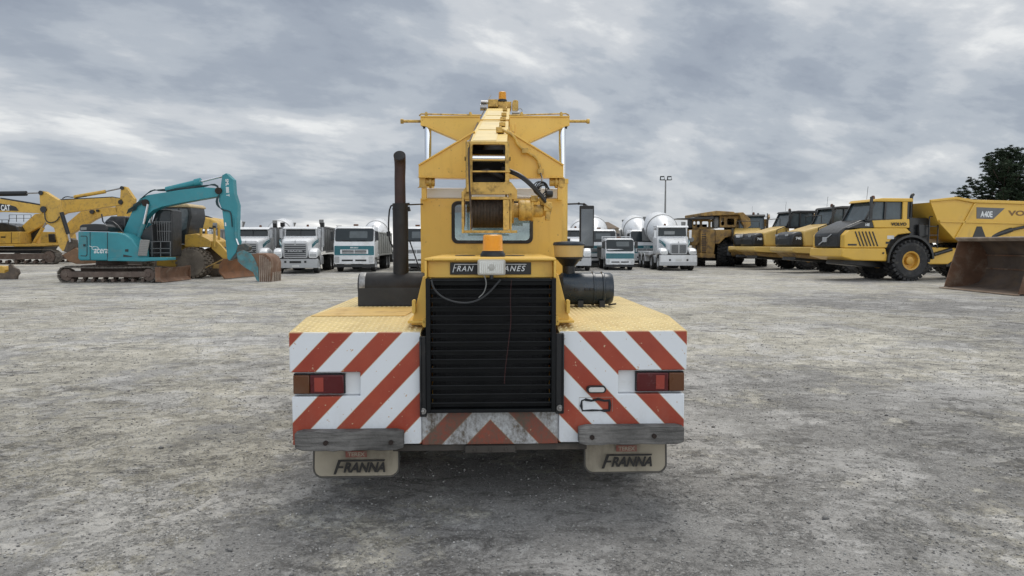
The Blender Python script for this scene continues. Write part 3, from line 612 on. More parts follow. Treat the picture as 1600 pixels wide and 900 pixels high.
# muffler lying on the deck with the upright exhaust stack
a, z1 = C(556, 427, 5.62); z0 = ZC; b = C(662, 430, 5.62)[0]
rm = (z1 - z0) * .40; zc_ = z1 - rm
k = MB(); k.lathe([(rm * .9, 0), (rm, .015), (rm, b - a - .02), (rm * .9, b - a)], (a, 5.78, zc_), (1, 0, 0), 36); mf = B(k, 'muffler', MUF, 0, ang=50)
k = MB(); k.prism([(5.78 - rm * 1.0, zc_ - .01), (5.78 + rm * 1.0, zc_ - .01), (5.78 + rm * 1.05, z0 + .003), (5.78 - rm * 1.05, z0 + .003)], a + .004, b - .004, 'x'); B(k, 'muffler_cradle', mat('soot_black', (.02, .021, .022), .55, var=.3, dirt=(.06, .055, .05), dirt_amt=.3), .004, mf)
k = MB(); k.lathe([(rm * 1.004, 0), (rm * 1.012, .003), (rm * 1.012, .045), (rm * 1.004, .048)], (a + .012, 5.78, zc_), (1, 0, 0), 36); B(k, 'heat_band', mat('galvanised_band', (.28, .28, .28), .5, metal=.7, var=.4, scale=20), 0, mf)
sx0, sx1 = C(614, 380, 5.78)[0], C(638, 380, 5.78)[0]; sxm = (sx0 + sx1) / 2; sr = (sx1 - sx0) / 2
zs1 = C(626, 318, 5.78)[1]; zt1 = C(624, 262, 5.78)[1]
k = MB(); k.cyl((sxm, 5.78, zc_ + rm * .8), (sxm, 5.78, zs1), sr, seg=28); k.lathe([(sr * 1.05, 0), (sr * 1.05, .01)], (sxm, 5.78, zs1 - .05), (0, 0, 1), 28)
ex = B(k, 'exhaust_stack', MUF, 0)
r2 = sr * .72; top = []
k = MB(); k.tube([(sxm, 5.78, zs1 - .01), (sxm - .001, 5.78, zt1 - .08), (sxm + .002, 5.778, zt1 + .0), (sxm + .003, 5.768, zt1 + .045), (sxm + .004, 5.745, zt1 + .075), (sxm + .005, 5.72, zt1 + .09)], [r2, r2 * .98, r2 * 1.0, r2 * 1.02, r2 * 1.05, r2 * 1.08], 24)
tp = B(k, 'tail_pipe', MUR, 0, ex, ang=50)
k = MB(); e = Vector((sxm + .005, 5.72, zt1 + .09)); dr = Vector((0, -.025, .015)).normalized(); k.lathe([(r2 * .98, 0), (r2 * .5, .001), (0, .0015)], e + dr * .0025, dr, 24); B(k, 'pipe_mouth', DARKIN, 0, ex)
k = MB(); k.bar(c3(614, 321, 5.9), c3(660, 319, 6.42), .012); k.bar(c3(638, 323, 5.8), c3(640, 330, 5.8), .02); B(k, 'stack_stay', BLK, 0, ex)
# air cleaner and its bowl
a, zc2 = C(878, 445, 5.55); b = C(958, 445, 5.55)[0]; ra = (C(900, 419, 5.55)[1] - C(900, 471, 5.55)[1]) / 2; ya = 5.62; za = ZC + ra + .012
k = MB(); w = b - a; k.lathe([(ra * .72, -.03), (ra * .93, 0), (ra * .98, .01), (ra * .98, w * .60), (ra * 1.03, w * .61), (ra * 1.03, w * .64), (ra * .97, w * .65), (ra * .97, w * .78), (ra * 1.03, w * .79), (ra * 1.03, w * .82), (ra * .97, w * .84), (ra * .96, w * .96), (ra * .88, w), (ra * .5, w * 1.01)], (a, ya, za), (1, 0, 0), 36)
ac = B(k, 'air_cleaner', NAVY, 0, ang=40)
k = MB(); 
for t in (.22, .42, .52): k.box(a + w * t, a + w * t + .03, ya - ra * 1.01 - .008, ya - ra + .02, za - .01, za + .012)
for t in (.3, .72): k.box(a + w * t, a + w * t + .045, ya - ra * .8, ya + ra * .8, ZC + .001, ZC + .055)
k.bar((a + w * .9, ya - .1, ZC + .02), (a + w * 1.04, ya - .12, ZC + .03), .02, .012); B(k, 'clamp', BLK, .002, ac)
bx_, bz = C(889, 424, 5.6); k = MB(); Rb = (C(914, 400, 5.6)[0] - C(866, 400, 5.6)[0]) / 2
zb0, zb1 = C(889, 404, 5.6)[1], C(889, 386, 5.6)[1]
k.lathe([(.05, za + ra * .8 - zb0), (.05, -.06), (Rb * .72, -.015), (Rb * .9, 0), (Rb * .97, (zb1 - zb0) * 1.0)], (bx_, 5.62, zb0), (0, 0, 1), 32)
pc = B(k, 'pre_cleaner_neck', BLK, 0)
k = MB(); k.lathe([(Rb * .90, 0), (Rb * .93, .004), (Rb * .985, zb1 - zb0), (Rb * .97, zb1 - zb0 + .002)], (bx_, 5.62, zb0 + .012), (0, 0, 1), 32); B(k, 'dust_bowl', mat('dust_bowl_yellow', (.55, .38, .14), .3, var=.15, coat=.4), 0, pc)
k = MB(); k.lathe([(Rb * 1.03, 0), (Rb * 1.04, .012), (Rb * .96, .026), (Rb * .4, .034), (.012, .036), (.012, .055), (0, .056)], (bx_, 5.62, zb1 + .013), (0, 0, 1), 32); B(k, 'lid', NAVY, 0, pc)
# cab
YC = 6.45
cx0, cz1 = C(657, 310, YC); cx1 = C(878, 310, YC)[0]; czr = C(765, 293.5, YC)[1]; czb = .95; YCf = 8.0
wx0, wz1 = C(706, 315, YC); wx1, wz0 = C(832, 380, YC)
k = MB(); hole = rrect(wx0, wx1, wz0, wz1, .05)
k.plate([(cx0, czb), (cx1, czb), (cx1, cz1), (cx0, cz1)], [hole], YC, YC + .04)
for x0, x1 in ((cx0, cx0 + .035), (cx1 - .035, cx1)): k.plate([(YC + .041, czb), (YCf - .05, czb), (YCf - .05, cz1), (YC + .041, cz1)], [rrect(YC + .4, YCf - .2, czb + .45, cz1 - .12, .05)], x0, x1, 'x')
k.plate([(cx0, czb), (cx1, czb), (cx1, cz1), (cx0, cz1)], [rrect(cx0 + .06, cx1 - .06, czb + .38, cz1 - .06, .05)], YCf - .049, YCf)
k.box(cx0 + .036, cx1 - .036, YC + .041, YCf - .05, czb, czb + .03)
cab = B(k, 'cab', YEL, 0)
k = MB(); k.box(cx0 + .012, cx1 + .0, YC + .012, YCf + .03, cz1 + .001, czr); B(k, 'cab_roof', WHT, .012, cab)
k = MB(); k.plate(rrect(wx0 - .004, wx1 + .004, wz0 - .004, wz1 + .004, .054), [rrect(wx0 + .026, wx1 - .026, wz0 + .026, wz1 - .026, .036)], YC - .012, YC + .02); B(k, 'window_seal', RUB, .003, cab)
k = MB(); k.box(wx0 + .02, wx1 - .02, YC + .004, YC + .009, wz0 + .02, wz1 - .02); B(k, 'rear_window', GLS, 0, cab)
k = MB(); k.box(cx0 + .05, cx1 - .05, YCf - .03, YCf - .024, czb + .37, cz1 - .05); B(k, 'windscreen', GLS, 0, cab)
k = MB(); xm = (cx0 + cx1) / 2
k.box(xm - .5, xm + .5, YCf - .35, YCf - .08, czb + .05, czb + .50); k.prism(rrect(xm - .24, xm + .24, czb + .3, czb + .62, .06), 7.0, 7.1); k.box(xm - .25, xm + .25, 7.0, 7.5, czb + .2, czb + .32)
k.tube([(xm + .18 + .19 * cos(t), 7.55 - .05 * sin(t), czb + .56 + .12 * sin(t)) for t in [2 * pi * i / 20 for i in range(21)]], .012, 6); k.bar((xm + .18, 7.56, czb + .56), (xm + .18, 7.8, czb + .4), .03)
k.bar((xm + .0, 7.555, czb + .56), (xm + .36, 7.555, czb + .57), .012)
B(k, 'cab_interior', BLK, .004, cab)
# mirrors
def mirror(px0, px1, py0, py1, Y, arm, side):
    a, z1 = C(px0, py0, Y); b, z0 = C(px1, py1, Y); k = MB(); k.prism(rrect(a, b, z0, z1, .012), Y, Y + .04); o = B(k, 'mirror', BLK, .006)
    k = MB(); k.tube([c3(x, y, Y + .02) for x, y in arm], .009, 8, smooth=1); B(k, 'mirror_arm', BLK, 0, o); return o
m = mirror(906, 928, 321, 388, 7.75, ((880, 319), (912, 318), (918, 322)), 1)
a, z1 = C(908, 338, 7.75); b, z0 = C(926, 384, 7.75); k = MB(); k.box(a, b, 7.742, 7.748, z0, z1 + .08); B(k, 'mirror_glass', mat('dim_mirror', (.10, .11, .12), .12, metal=.6), 0, m)
k = MB(); k.lathe([(.014, 0), (.014, .02)], c3(903, 318, 7.77), (1, 0, 0), 8); k.lathe([(.014, 0), (.014, .02)], c3(911, 319, 7.77), (1, 0, 0), 8); B(k, 'arm_clamp', BLK, 0, m)
k = MB(); k.tube([c3(x, y, 7.3) for x, y in ((640, 318), (616, 319), (609, 323), (607, 345), (607.5, 372), (612, 384), (620, 392))], .0085, 8, smooth=1); k.prism(rrect(*[C(604, 340, 7.3)[0], C(610, 340, 7.3)[0]], C(607, 369, 7.3)[1], C(607, 362, 7.3)[1], .008), 7.28, 7.3); B(k, 'mirror_bracket', BLK, 0)
k = MB(); k.bar(c3(640, 376, 7.1), c3(656, 422, 7.1), .012); B(k, 'grab_rail', BLK, 0)
# yoke plates either side of the boom, crosshead and lift cylinders
YY = 6.3
for s, pts in ((-1, ((654, 259), (654, 275.5), (728, 277), (730, 218), (742, 206))), (1, ((792, 204), (880.6, 259), (880.6, 276), (793.6, 276.5), (793, 230)))):
    P = [C(x, y, YY) for x, y in pts]; k = MB(); k.prism(P, YY, YY + .014)
    tpp = (P[0], P[4]) if s < 0 else (P[1], P[0])
    k.bar((tpp[0][0], YY + .05, tpp[0][1] + .004), (tpp[1][0], YY + .05, tpp[1][1] + .004), .13, .013)
    k.bar((P[1][0], YY + .05, P[1][1] - .006), (P[2][0], YY + .05, P[2][1] - .006), .12, .011) if s < 0 else k.bar((P[2][0], YY + .05, P[2][1] - .006), (P[3][0], YY + .05, P[3][1] - .006), .12, .011)
    e = P[0][0] if s < 0 else P[1][0]; k.box(e, e + (.012 if s < 0 else -.012), YY + .015, YY + .11, P[1][1] if s < 0 else P[2][1], (P[0][1] if s < 0 else P[1][1]) - .004)
    k.v = [v for v in k.v]; B(k, 'yoke_plate', YEL, .002)
    # pivot pin and the post it turns on
    pcx = 668 if s < 0 else 870; c = c3(pcx, 284, YY); k = MB()
    k.cyl((c[0] - .06, YY + .06, c[2]), (c[0] + .06, YY + .06, c[2]), .035, seg=20); k.lathe([(.052, 0), (.052, .02)], (c[0] - s * .012 - .0, YY + .06, c[2]), (1, 0, 0), 20)
    k.prism(rrect(c[0] + s * .02, c[0] + s * .075, c[2] - .05, c[2] + .045, .02), YY + .02, YY + .04)
    o = B(k, 'pivot_pin', YELG, .003)
    x0 = c[0] + s * .012; k = MB(); k.box(x0, x0 + s * .045, YY + .03, YY + .09, C(765, 312, YY)[1], c[2] + .01); B(k, 'pivot_post', YEL, .003, o)
YX = 7.6
PL = [C(x, y, YX) for x, y in ((657, 183), (657, 196), (665, 197.5), (715.5, 219), (750, 219), (750, 183))]
PR = [C(x, y, YX) for x, y in ((796, 183), (890, 183), (890, 196), (883.6, 197.5), (826.6, 223), (796, 223))]
k = MB(); k.prism(PL, YX, YX + .016); k.prism(PR, YX, YX + .016)
for a, b in ((PL[0], PL[5]), (PR[0], PR[1]), (PL[2], PL[3]), (PR[3], PR[4])):
    k.bar((a[0], YX + .06, a[1] + .006), (b[0], YX + .06, b[1] + .006), .15, .012)
k.prism([PL[0], PR[1], (PR[1][0], PR[1][1] - .08), (PL[0][0], PL[0][1] - .08)], YX + .12, YX + .135)
xh = B(k, 'crosshead', YEL, .002)
for s, (pa, pb) in ((-1, (626, 657)), (1, (921, 890))):
    k = MB(); a, b = c3(pa, 189.5, YX + .06), c3(pb, 189.5, YX + .06); k.cyl(a, b, .016, seg=12); k.cyl(a, (a[0] - s * .02, a[1], a[2]), .02, seg=12) if False else None
    k.lathe([(.026, 0), (.026, .03)], a, (-s, 0, 0), 12); B(k, 'outrigger_pin', YELG, 0, xh)
k = MB(); k.tube([c3(655, 181, YX), c3(658, 178, YX), c3(705, 179, YX), c3(752, 180, YX)], .008, 6); k.tube([c3(795, 180, YX), c3(850, 178.5, YX), c3(884, 177.5, YX), c3(889, 180, YX)], .008, 6)
for x in (666, 735, 815, 877): k.lathe([(.016, 0), (.018, .02), (.01, .04)], c3(x, 181, YX), (0, 0, 1), 8)
B(k, 'hydraulic_pipe', YELG, 0, xh)
for px in (668, 879.5):
    x, z1 = C(px, 196, YX); x = C(px, 240, YX)[0]
    k = MB(); k.cyl((x, YX + .07, 1.6), (x, YX + .07, z1), .038, seg=24); rd = B(k, 'lift_cylinder', CHR, 0)
    k = MB(); k.cyl((x, YX + .07, .5), (x, YX + .07, C(px, 279 if px > 800 else 279, YX)[1]), .062, seg=24); k.lathe([(.07, 0), (.07, .05)], (x, YX + .07, C(px, 279, YX)[1] - .05), (0, 0, 1), 24); B(k, 'cylinder_barrel', YEL, 0, rd)
    k = MB(); k.cyl((x - .05, YX + .07, z1 + .02), (x + .05, YX + .07, z1 + .02), .045, seg=16); B(k, 'rod_eye', BLK, 0, rd)
# boom, rising away from the viewer
A0 = [C(x, y, 5.6) for x, y in ((731, 222), (792, 222), (793, 300), (731, 300))]
B0 = [C(x, y, 10.2) for x, y in ((763, 167), (797, 167), (797, 210), (763, 210))]
xa0, xa1, za1, za0 = A0[0][0], A0[1][0], A0[0][1], A0[2][1]; xb0, xb1, zb1_ = B0[0][0], B0[1][0], B0[0][1]; zb0_ = zb1_ - (za1 - za0) * .92
k = MB(); th = .012
def wall4(p, q):   # a sheet between quads p (front) and q (rear)
    k.add(list(p) + list(q), [(0, 1, 2, 3), (7, 6, 5, 4), (0, 4, 5, 1), (1, 5, 6, 2), (2, 6, 7, 3), (3, 7, 4, 0)])
Y1, Y2 = 5.6, 10.2
wall4([(xa0, Y1, za1), (xa1, Y1, za1), (xa1, Y1, za1 - th), (xa0, Y1, za1 - th)], [(xb0, Y2, zb1_), (xb1, Y2, zb1_), (xb1, Y2, zb1_ - th), (xb0, Y2, zb1_ - th)])
wall4([(xa0, Y1, za1 - th - .001), (xa0 + th, Y1, za1 - th - .001), (xa0 + th, Y1, za0), (xa0, Y1, za0)], [(xb0, Y2, zb1_ - th - .001), (xb0 + th, Y2, zb1_ - th - .001), (xb0 + th, Y2, zb0_), (xb0, Y2, zb0_)])
wall4([(xa1 - th, Y1, za1 - th - .001), (xa1, Y1, za1 - th - .001), (xa1, Y1, za0), (xa1 - th, Y1, za0)], [(xb1 - th, Y2, zb1_ - th - .001), (xb1, Y2, zb1_ - th - .001), (xb1, Y2, zb0_), (xb1 - th, Y2, zb0_)])
wall4([(xa0 + th + .001, Y1, za0 + th), (xa1 - th - .001, Y1, za0 + th), (xa1 - th - .001, Y1, za0), (xa0 + th + .001, Y1, za0)], [(xb0 + th + .001, Y2, zb0_ + th), (xb1 - th - .001, Y2, zb0_ + th), (xb1 - th - .001, Y2, zb0_), (xb0 + th + .001, Y2, zb0_)])
boom = B(k, 'boom', mat('boom_yellow', (.74, .53, .16), .45, wear=.6, var=.08, scale=3, dirt=(.36, .24, .10), dirt_amt=.16, dirt_scale=9, streak=1), .003)
def onb(t, u, up=0.0):   # a point on the boom's top: t along, u across (-1..1)
    x0 = xa0 + (xb0 - xa0) * t; x1 = xa1 + (xb1 - xa1) * t; return Vector(((x0 + x1) / 2 + u * (x1 - x0) / 2, Y1 + (Y2 - Y1) * t, za1 + (zb1_ - za1) * t + up))
k = MB()
for t0, t1 in ((.02, .20), (.23, .42), (.45, .60), (.63, .80)):
    q = [onb(t0, -.8, .001), onb(t0, .45, .001), onb(t1, .45, .001), onb(t1, -.8, .001)]; h = Vector((0, 0, .004)); k.add([p for p in q] + [p + h for p in q], [(3, 2, 1, 0), (4, 5, 6, 7), (0, 1, 5, 4), (1, 2, 6, 5), (2, 3, 7, 6), (3, 0, 4, 7)])
B(k, 'boom_cover_plate', mat('worn_yellow', (.76, .60, .29), .5, var=.1, dirt=(.40, .28, .14), dirt_amt=.18, dirt_scale=12), .003, boom)
k = MB()                                                          # end frame round the open rear of the boom
ex0, ez1 = C(727.5, 221, 5.57); ex1, ez0 = C(796, 304, 5.57); ohx0, ohz1 = C(738, 225.5, 5.57); ohx1, ohz0 = C(789.5, 285, 5.57)
k.plate([(ex0, ez0), (ex1, ez0), (ex1, ez1), (ex0, ez1)], [rrect(ohx0, ohx1, ohz0, ohz1, .012)], 5.56, 5.598)
k.box(ex0 - .006, ex1 + .006, 5.545, 5.559, C(760, 269.5, 5.57)[1], C(760, 267, 5.57)[1])
ef = B(k, 'boom_end_frame', YELG, .002, boom)
k = MB(); zz_ = C(760, 246.5, 5.6)[1]; k.cyl((ohx0 - .005, 5.64, zz_), (ohx1 + .005, 5.64, zz_), .034, seg=24); B(k, 'chrome_pin', CHR, 0, boom)
k = MB(); k.box(xa0 + .02, xa1 - .02, 5.9, 5.92, za0 + .015, za1 - .02); k.cyl((xa0 + .05, 5.75, za0 + .1), (xa1 - .05, 5.75, za0 + .1), .05, seg=16); k.tube([(xa0 + .03, 5.66, za0 + .15), ((xa0 + xa1) / 2, 5.63, za0 + .17), (xa1 - .03, 5.66, za0 + .12)], .018, 8); B(k, 'boom_interior', DARKIN, 0, boom)
for x in (ex0 - .008, ex1 + .002):
    k = MB(); zz_ = C(760, 248, 5.57)[1]; k.box(x, x + .006, 5.555, 5.60, zz_ - .014, zz_ + .014); B(k, 'pin_keeper', BOLT, 0, boom)
# rope down the left side of the boom
k = MB(); k.tube([c3(757, 172, 9.9), c3(749, 187, 8.1), c3(733, 222, 5.57), c3(732, 240, 5.5), c3(734, 300, 5.45), c3(737, 345, 5.42), c3(737, 358, 5.42)], .0075, 8); B(k, 'wire_rope', ROPE, 0)
k = MB(); k.tube([c3(731, 224, 5.54), c3(731, 300, 5.54)], .012, 8); k.tube([c3(735.5, 226, 5.54), c3(735.5, 300, 5.54)], .006, 8); B(k, 'rope_guide', YELG, 0)
# head gear on top of the boom
k = MB(); c = Vector(c3(770, 163, 10.0)); k.box(c.x - .07, c.x + .07, 9.9, 10.1, c.z - .05, c.z + .05); k.box(c.x + .07, c.x + .26, 9.95, 10.15, c.z - .07, c.z + .03)
hd = B(k, 'boom_head', YELG, .004)
k = MB(); c = Vector(c3(806, 171, 9.9)); k.prism(rrect(c.x - .05, c.x + .03, c.z - .1, c.z + .11, .03), 9.8, 9.95); B(k, 'sheave_bracket', YELG, .004, hd)
k = MB(); c = Vector(c3(808, 173, 9.8)); k.tube([(c.x + .04 + .03 * cos(t), 9.8, c.z + .03 * sin(t)) for t in [2 * pi * i / 16 for i in range(17)]], .005, 5); k.cyl((c.x - .07, 9.8, c.z - .03), (c.x + .03, 9.8, c.z - .03), .03, seg=10); B(k, 'shackle', STL, 0, hd)
k = MB(); c = Vector(c3(756, 169, 9.9)); k.cyl((c.x - .05, 9.85, c.z), (c.x + .04, 9.85, c.z), .045, seg=14); k.cyl((c.x - .04, 9.85, c.z + .07), (c.x + .06, 9.85, c.z + .07), .025, seg=10); k.bar((c.x + .03, 9.85, c.z + .06), (c.x + .1, 9.85, c.z + .17), .012); B(k, 'rope_roller', STL, 0, hd)
x, z = C(785, 158, 10.0); beacon('beacon', x, 10.0, z - .015, .058, .14)
k = MB()                                                          # hydraulic line snaking along the boom top and down over the yoke
k.tube([c3(792, 166, 10.0), c3(790, 172, 9.6), c3(786, 178, 9.0), c3(785, 186, 8.2), c3(784, 195, 7.2), c3(780, 203, 6.7)], .013, 7, smooth=1)
k.tube([c3(780, 203, 6.28), c3(786, 203, 6.26), c3(804, 213, 6.26), c3(808, 226, 6.27), c3(820, 236, 6.27), c3(838, 246, 6.27), c3(843, 257, 6.27), c3(844.6, 271, 6.27)], .013, 8, smooth=2)
for x, y in ((780, 203), (820, 235.5), (844.5, 268)): c = c3(x, y, 6.26); k.box(c[0] - .028, c[0] + .028, 6.24, 6.28, c[2] - .022, c[2] + .022)
for t, u in ((.15, .6), (.3, .62), (.45, .6), (.6, .6), (.8, .6)):
    p = onb(t, u, .02); k.box(p.x - .03, p.x + .03, p.y - .03, p.y + .03, p.z - .015, p.z + .02)
B(k, 'hydraulic_line', YELG, .002)
k = MB(); k.box(*sorted((C(804, 193, 6.9)[0], C(807, 193, 6.9)[0])), 6.9, 6.94, C(805, 213, 6.9)[1], C(805, 192, 6.9)[1]); k.box(*sorted((C(800, 193, 6.9)[0], C(804, 193, 6.9)[0])), 6.88, 6.96, C(805, 206, 6.9)[1], C(805, 194, 6.9)[1]); B(k, 'latch', YEL, .002)
# winch
YW = 5.52
def wr(px0, px1, py0, py1, y0, y1, k): a, z1 = C(px0, py0, YW); b, z0 = C(px1, py1, YW); k.box(a, b, y0, y1, z0, z1)
k = MB(); wr(721, 797, 307.5, 312, 5.50, 5.53, k); wr(722, 808, 360, 364, 5.50, 5.53, k); wr(721.5, 725.5, 300, 364.5, 5.46, 5.499, k); wr(786, 796, 312.5, 359.5, 5.50, 5.52, k)
a, z1 = C(722, 302, YW); z0 = C(722, 362, YW)[1]; b = C(806, 302, YW)[0]; xm_ = C(797, 330, YW)[0]
for x in (a, xm_): k.prism([(5.50, z0), (5.95, z0 + .08), (5.95, z1 + .03), (5.50, z1)], x, x + .012, 'x')
wr(721, 808, 298, 300.5, 5.60, 5.8, k)
wn = B(k, 'winch', YELG, .003)
dz = C(760, 333, 5.7)[1]; dr_ = .118; da, db = C(737, 330, 5.58)[0], C(790, 330, 5.58)[0]
k = MB(); pr = []; nw = 23; wd = (db - da) / nw
for i in range(nw): pr += [(dr_ - .0035, i * wd), (dr_ + .0035, i * wd + wd * .25), (dr_ + .0035, i * wd + wd * .7), (dr_ - .0035, i * wd + wd)]
k.lathe(pr, (da, 5.70, dz), (1, 0, 0), 36); B(k, 'rope_drum', mat('rope_winds', (.075, .058, .045), .55, metal=.3, var=.3, scale=30), 0, wn, ang=25)
k = MB(); k.lathe([(.15, 0), (.15, .01)], (da - .013, 5.70, dz), (1, 0, 0), 36); k.lathe([(.15, 0), (.15, .01)], (db + .002, 5.70, dz), (1, 0, 0), 36); B(k, 'drum_flange', YELG, 0, wn)
g0, g1, g2, g3 = [C(x, 330, 5.6)[0] for x in (797, 811, 831, 861)]; zg_ = C(820, 328, 5.6)[1]; rg_ = (C(820, 312, 5.6)[1] - C(820, 345, 5.6)[1]) / 2
k = MB(); k.lathe([(rg_ * 1.25, 0), (rg_ * 1.25, .03), (rg_ * .7, .032), (rg_ * .7, g1 - g0 - .004), (rg_ * .94, g1 - g0), (rg_, g1 - g0 + .01), (rg_, (g1 + g2) / 2 - g0 - .006), (rg_ * .97, (g1 + g2) / 2 - g0), (rg_, (g1 + g2) / 2 - g0 + .006), (rg_ * .98, g2 - g0), (rg_ * 1.06, g2 - g0 + .002), (rg_ * 1.06, g2 - g0 + .012), (rg_ * .5, g2 - g0 + .016)], (g0, 5.68, zg_), (1, 0, 0), 32)
B(k, 'gearbox', YELG, 0, wn, ang=35)
k = MB(); rm_ = rg_ * .62
k.lathe([(rm_ * .9, 0), (rm_, .01), (rm_, (g3 - g2) * .55), (rm_ * .7, (g3 - g2) * .6), (rm_ * .8, (g3 - g2) * .95), (rm_ * .4, g3 - g2)], (g2 + .005, 5.68, zg_ - .005), (1, 0, 0), 20)
for px0, px1, py0, py1 in ((829, 841, 305, 315), (850, 863, 316, 330), (853, 860, 330, 344), (845, 856, 312, 320)):
    a, z1 = C(px0, py0, 5.6); b, z0 = C(px1, py1, 5.6); k.box(a, b, 5.62, 5.70, z0, z1)
k.bar(c3(842, 310, 5.62), c3(862, 326, 5.62), .025, .03)
B(k, 'winch_motor', YELG, .006, wn)
k = MB(); k.prism([C(x, y, 5.56) for x, y in ((795, 283), (799, 285), (808, 297), (808, 311), (795, 311))], 5.56, 5.575); k.prism([C(x, y, 5.56) for x, y in ((733, 290), (727, 293), (721, 302), (721, 308), (733, 308))], 5.56, 5.575); B(k, 'winch_gusset', YELG, .003, wn)
HOSE = mat('rubber_hose', (.018, .018, .019), .42, var=.2)
k = MB()
for o_, q in ((0, 0), (3, 3.5)): k.tube([c3(785, 262 + o_, 5.66), c3(797, 266 + o_, 5.6), c3(814, 273 + q, 5.52), c3(830, 287 + q, 5.5), c3(842, 300 + q, 5.52), c3(852, 312 + q, 5.6)], .0125, 8, smooth=2)
B(k, 'hydraulic_hose', HOSE, 0)
k = MB(); rr = random.Random(2)
for j in range(5):
    c = Vector(c3(846 + rr.uniform(-3, 3), 297 + rr.uniform(-3, 3), 5.9)); ra_, rb_ = .045 + .02 * rr.random(), .05 + .02 * rr.random(); ph = rr.random() * 3
    k.tube([(c.x + ra_ * cos(t), 5.9 + .02 * sin(t + ph), c.z + rb_ * sin(t)) for t in [2 * pi * i / 18 for i in range(19)]], .0055, 6)
c = Vector(c3(857, 303, 5.9)); k.lathe([(.03, 0), (.036, .02), (.03, .05)], (c.x - .02, 5.88, c.z), (1, .2, 0), 14); c0 = c3(844.6, 271, 6.2); k.tube([c0, (c0[0] + .01, 6.1, c0[2] - .06), (c.x - .07, 5.95, c.z + .03)], .008, 6, smooth=1)
B(k, 'coiled_lead', HOSE, 0)
k = MB(); k.tube([c3(808, 307, 5.6), c3(830, 307.5, 5.6)], .005, 6); B(k, 'steel_pipe', STL, 0)
# running gear under the body
k = MB(); k.box(-.42, .42, 4.62, 10.8, .52, .93); k.box(-1.15, 1.15, 6.75, 9.2, .62, .9); B(k, 'chassis', BLK, .01)
k = MB(); k.cyl((-1.0, 5.6, .64), (1.0, 5.6, .64), .11); k.lathe([(.1, -.2), (.26, -.1), (.26, .1), (.1, .2)], (0, 5.6, .60), (1, 0, 0), 20); k.cyl((-1.0, 9.6, .64), (1.0, 9.6, .64), .11); B(k, 'axle', BLK, 0)
k = MB(); k.box(-1.22, 1.22, 8.9, 10.9, .95, 1.15); k.box(-.5, .5, 10.4, 11.0, .5, .95); B(k, 'front_body', YEL, .02)
for s in (-1, 1):
    for y in (5.6, 9.6): wheel(crane, (s * .96, y - 5.6, .56), .56, .40, 'x', YEL, .02, 20, s)

# ------------------------------------------------------------------ background machines
TEALT = mat('truck_teal', (0.010, 0.12, 0.145), 0.35, var=0.1, coat=0.2)
TEAL = mat('teal_paint', (0.030, 0.235, 0.275), 0.42, var=0.12, scale=1.2, dirt=(0.16, 0.20, 0.19), dirt_amt=0.25, dirt_scale=1.6, coat=0.1)
MYEL = mat('machine_yellow', (0.58, 0.355, 0.06), 0.45, var=0.14, scale=0.8, dirt=(0.20, 0.13, 0.07), dirt_amt=0.36, dirt_scale=3.5, coat=0.05)
VYEL = mat('hauler_yellow', (0.68, 0.415, 0.058), 0.4, var=0.07, scale=0.6, dirt=(0.40, 0.27, 0.11), dirt_amt=0.2, dirt_scale=1.1, coat=0.15)
CYEL = mat('pale_hauler_yellow', (0.64, 0.43, 0.12), 0.42, each=.15, var=0.07, scale=0.6, dirt=(0.36, 0.26, 0.13), dirt_amt=0.3, dirt_scale=1.3, coat=0.1)
OYEL = mat('old_muddy_yellow', (0.36, 0.22, 0.065), 0.7, var=0.35, scale=1.4, dirt=(0.12, 0.085, 0.06), dirt_amt=0.62, dirt_scale=2.6)
TRK = mat('track_steel', (0.13, 0.115, 0.10), 0.7, metal=0.2, var=0.4, scale=3, dirt=(0.25, 0.22, 0.18), dirt_amt=0.45, dirt_scale=3)
TFR = mat('track_frame', (0.105, 0.075, 0.06), 0.75, var=0.3, scale=2, dirt=(0.2, 0.17, 0.14), dirt_amt=0.35)
RUST = mat('worn_rust', (0.16, 0.085, 0.05), 0.75, var=0.35, scale=1.2, dirt=(0.30, 0.24, 0.18), dirt_amt=0.4, dirt_scale=2.0, bump=0.2, bscale=12)
RUSD = mat('bucket_rust', (0.115, 0.085, 0.066), 0.7, var=0.4, scale=0.9, dirt=(0.20, 0.13, 0.075), dirt_amt=0.38, dirt_scale=1.3, bump=0.15, bscale=12)
WORN = mat('polished_edge', (0.36, 0.30, 0.25), 0.5, metal=0.5, var=0.3, dirt=(0.2, 0.12, 0.07), dirt_amt=0.35)
DGLS = mat('dark_glass', (0.020, 0.027, 0.030), 0.10, var=0.1, spec=.35)
WCB = mat('truck_white', (0.78, 0.79, 0.80), 0.3, each=.12, var=0.05, dirt=(0.40, 0.37, 0.32), dirt_amt=0.26, dirt_scale=1.5, coat=0.3)
GRB = mat('tipper_grey', (0.24, 0.24, 0.235), 0.55, var=0.2, scale=1.2, dirt=(0.15, 0.14, 0.13), dirt_amt=0.35, dirt_scale=1.5, metal=0.2)
SIL = mat('silver_trim', (0.44, 0.45, 0.46), 0.38, metal=0.25, var=0.06)
GRS = mat('grey_steel', (0.22, 0.22, 0.215), 0.6, var=0.25)
HLT = mat('headlamp', (0.55, 0.57, 0.58), 0.12, metal=0.4)
SBLK = mat('satin_black', (0.016, 0.017, 0.018), 0.35, var=0.3, coat=0.1)

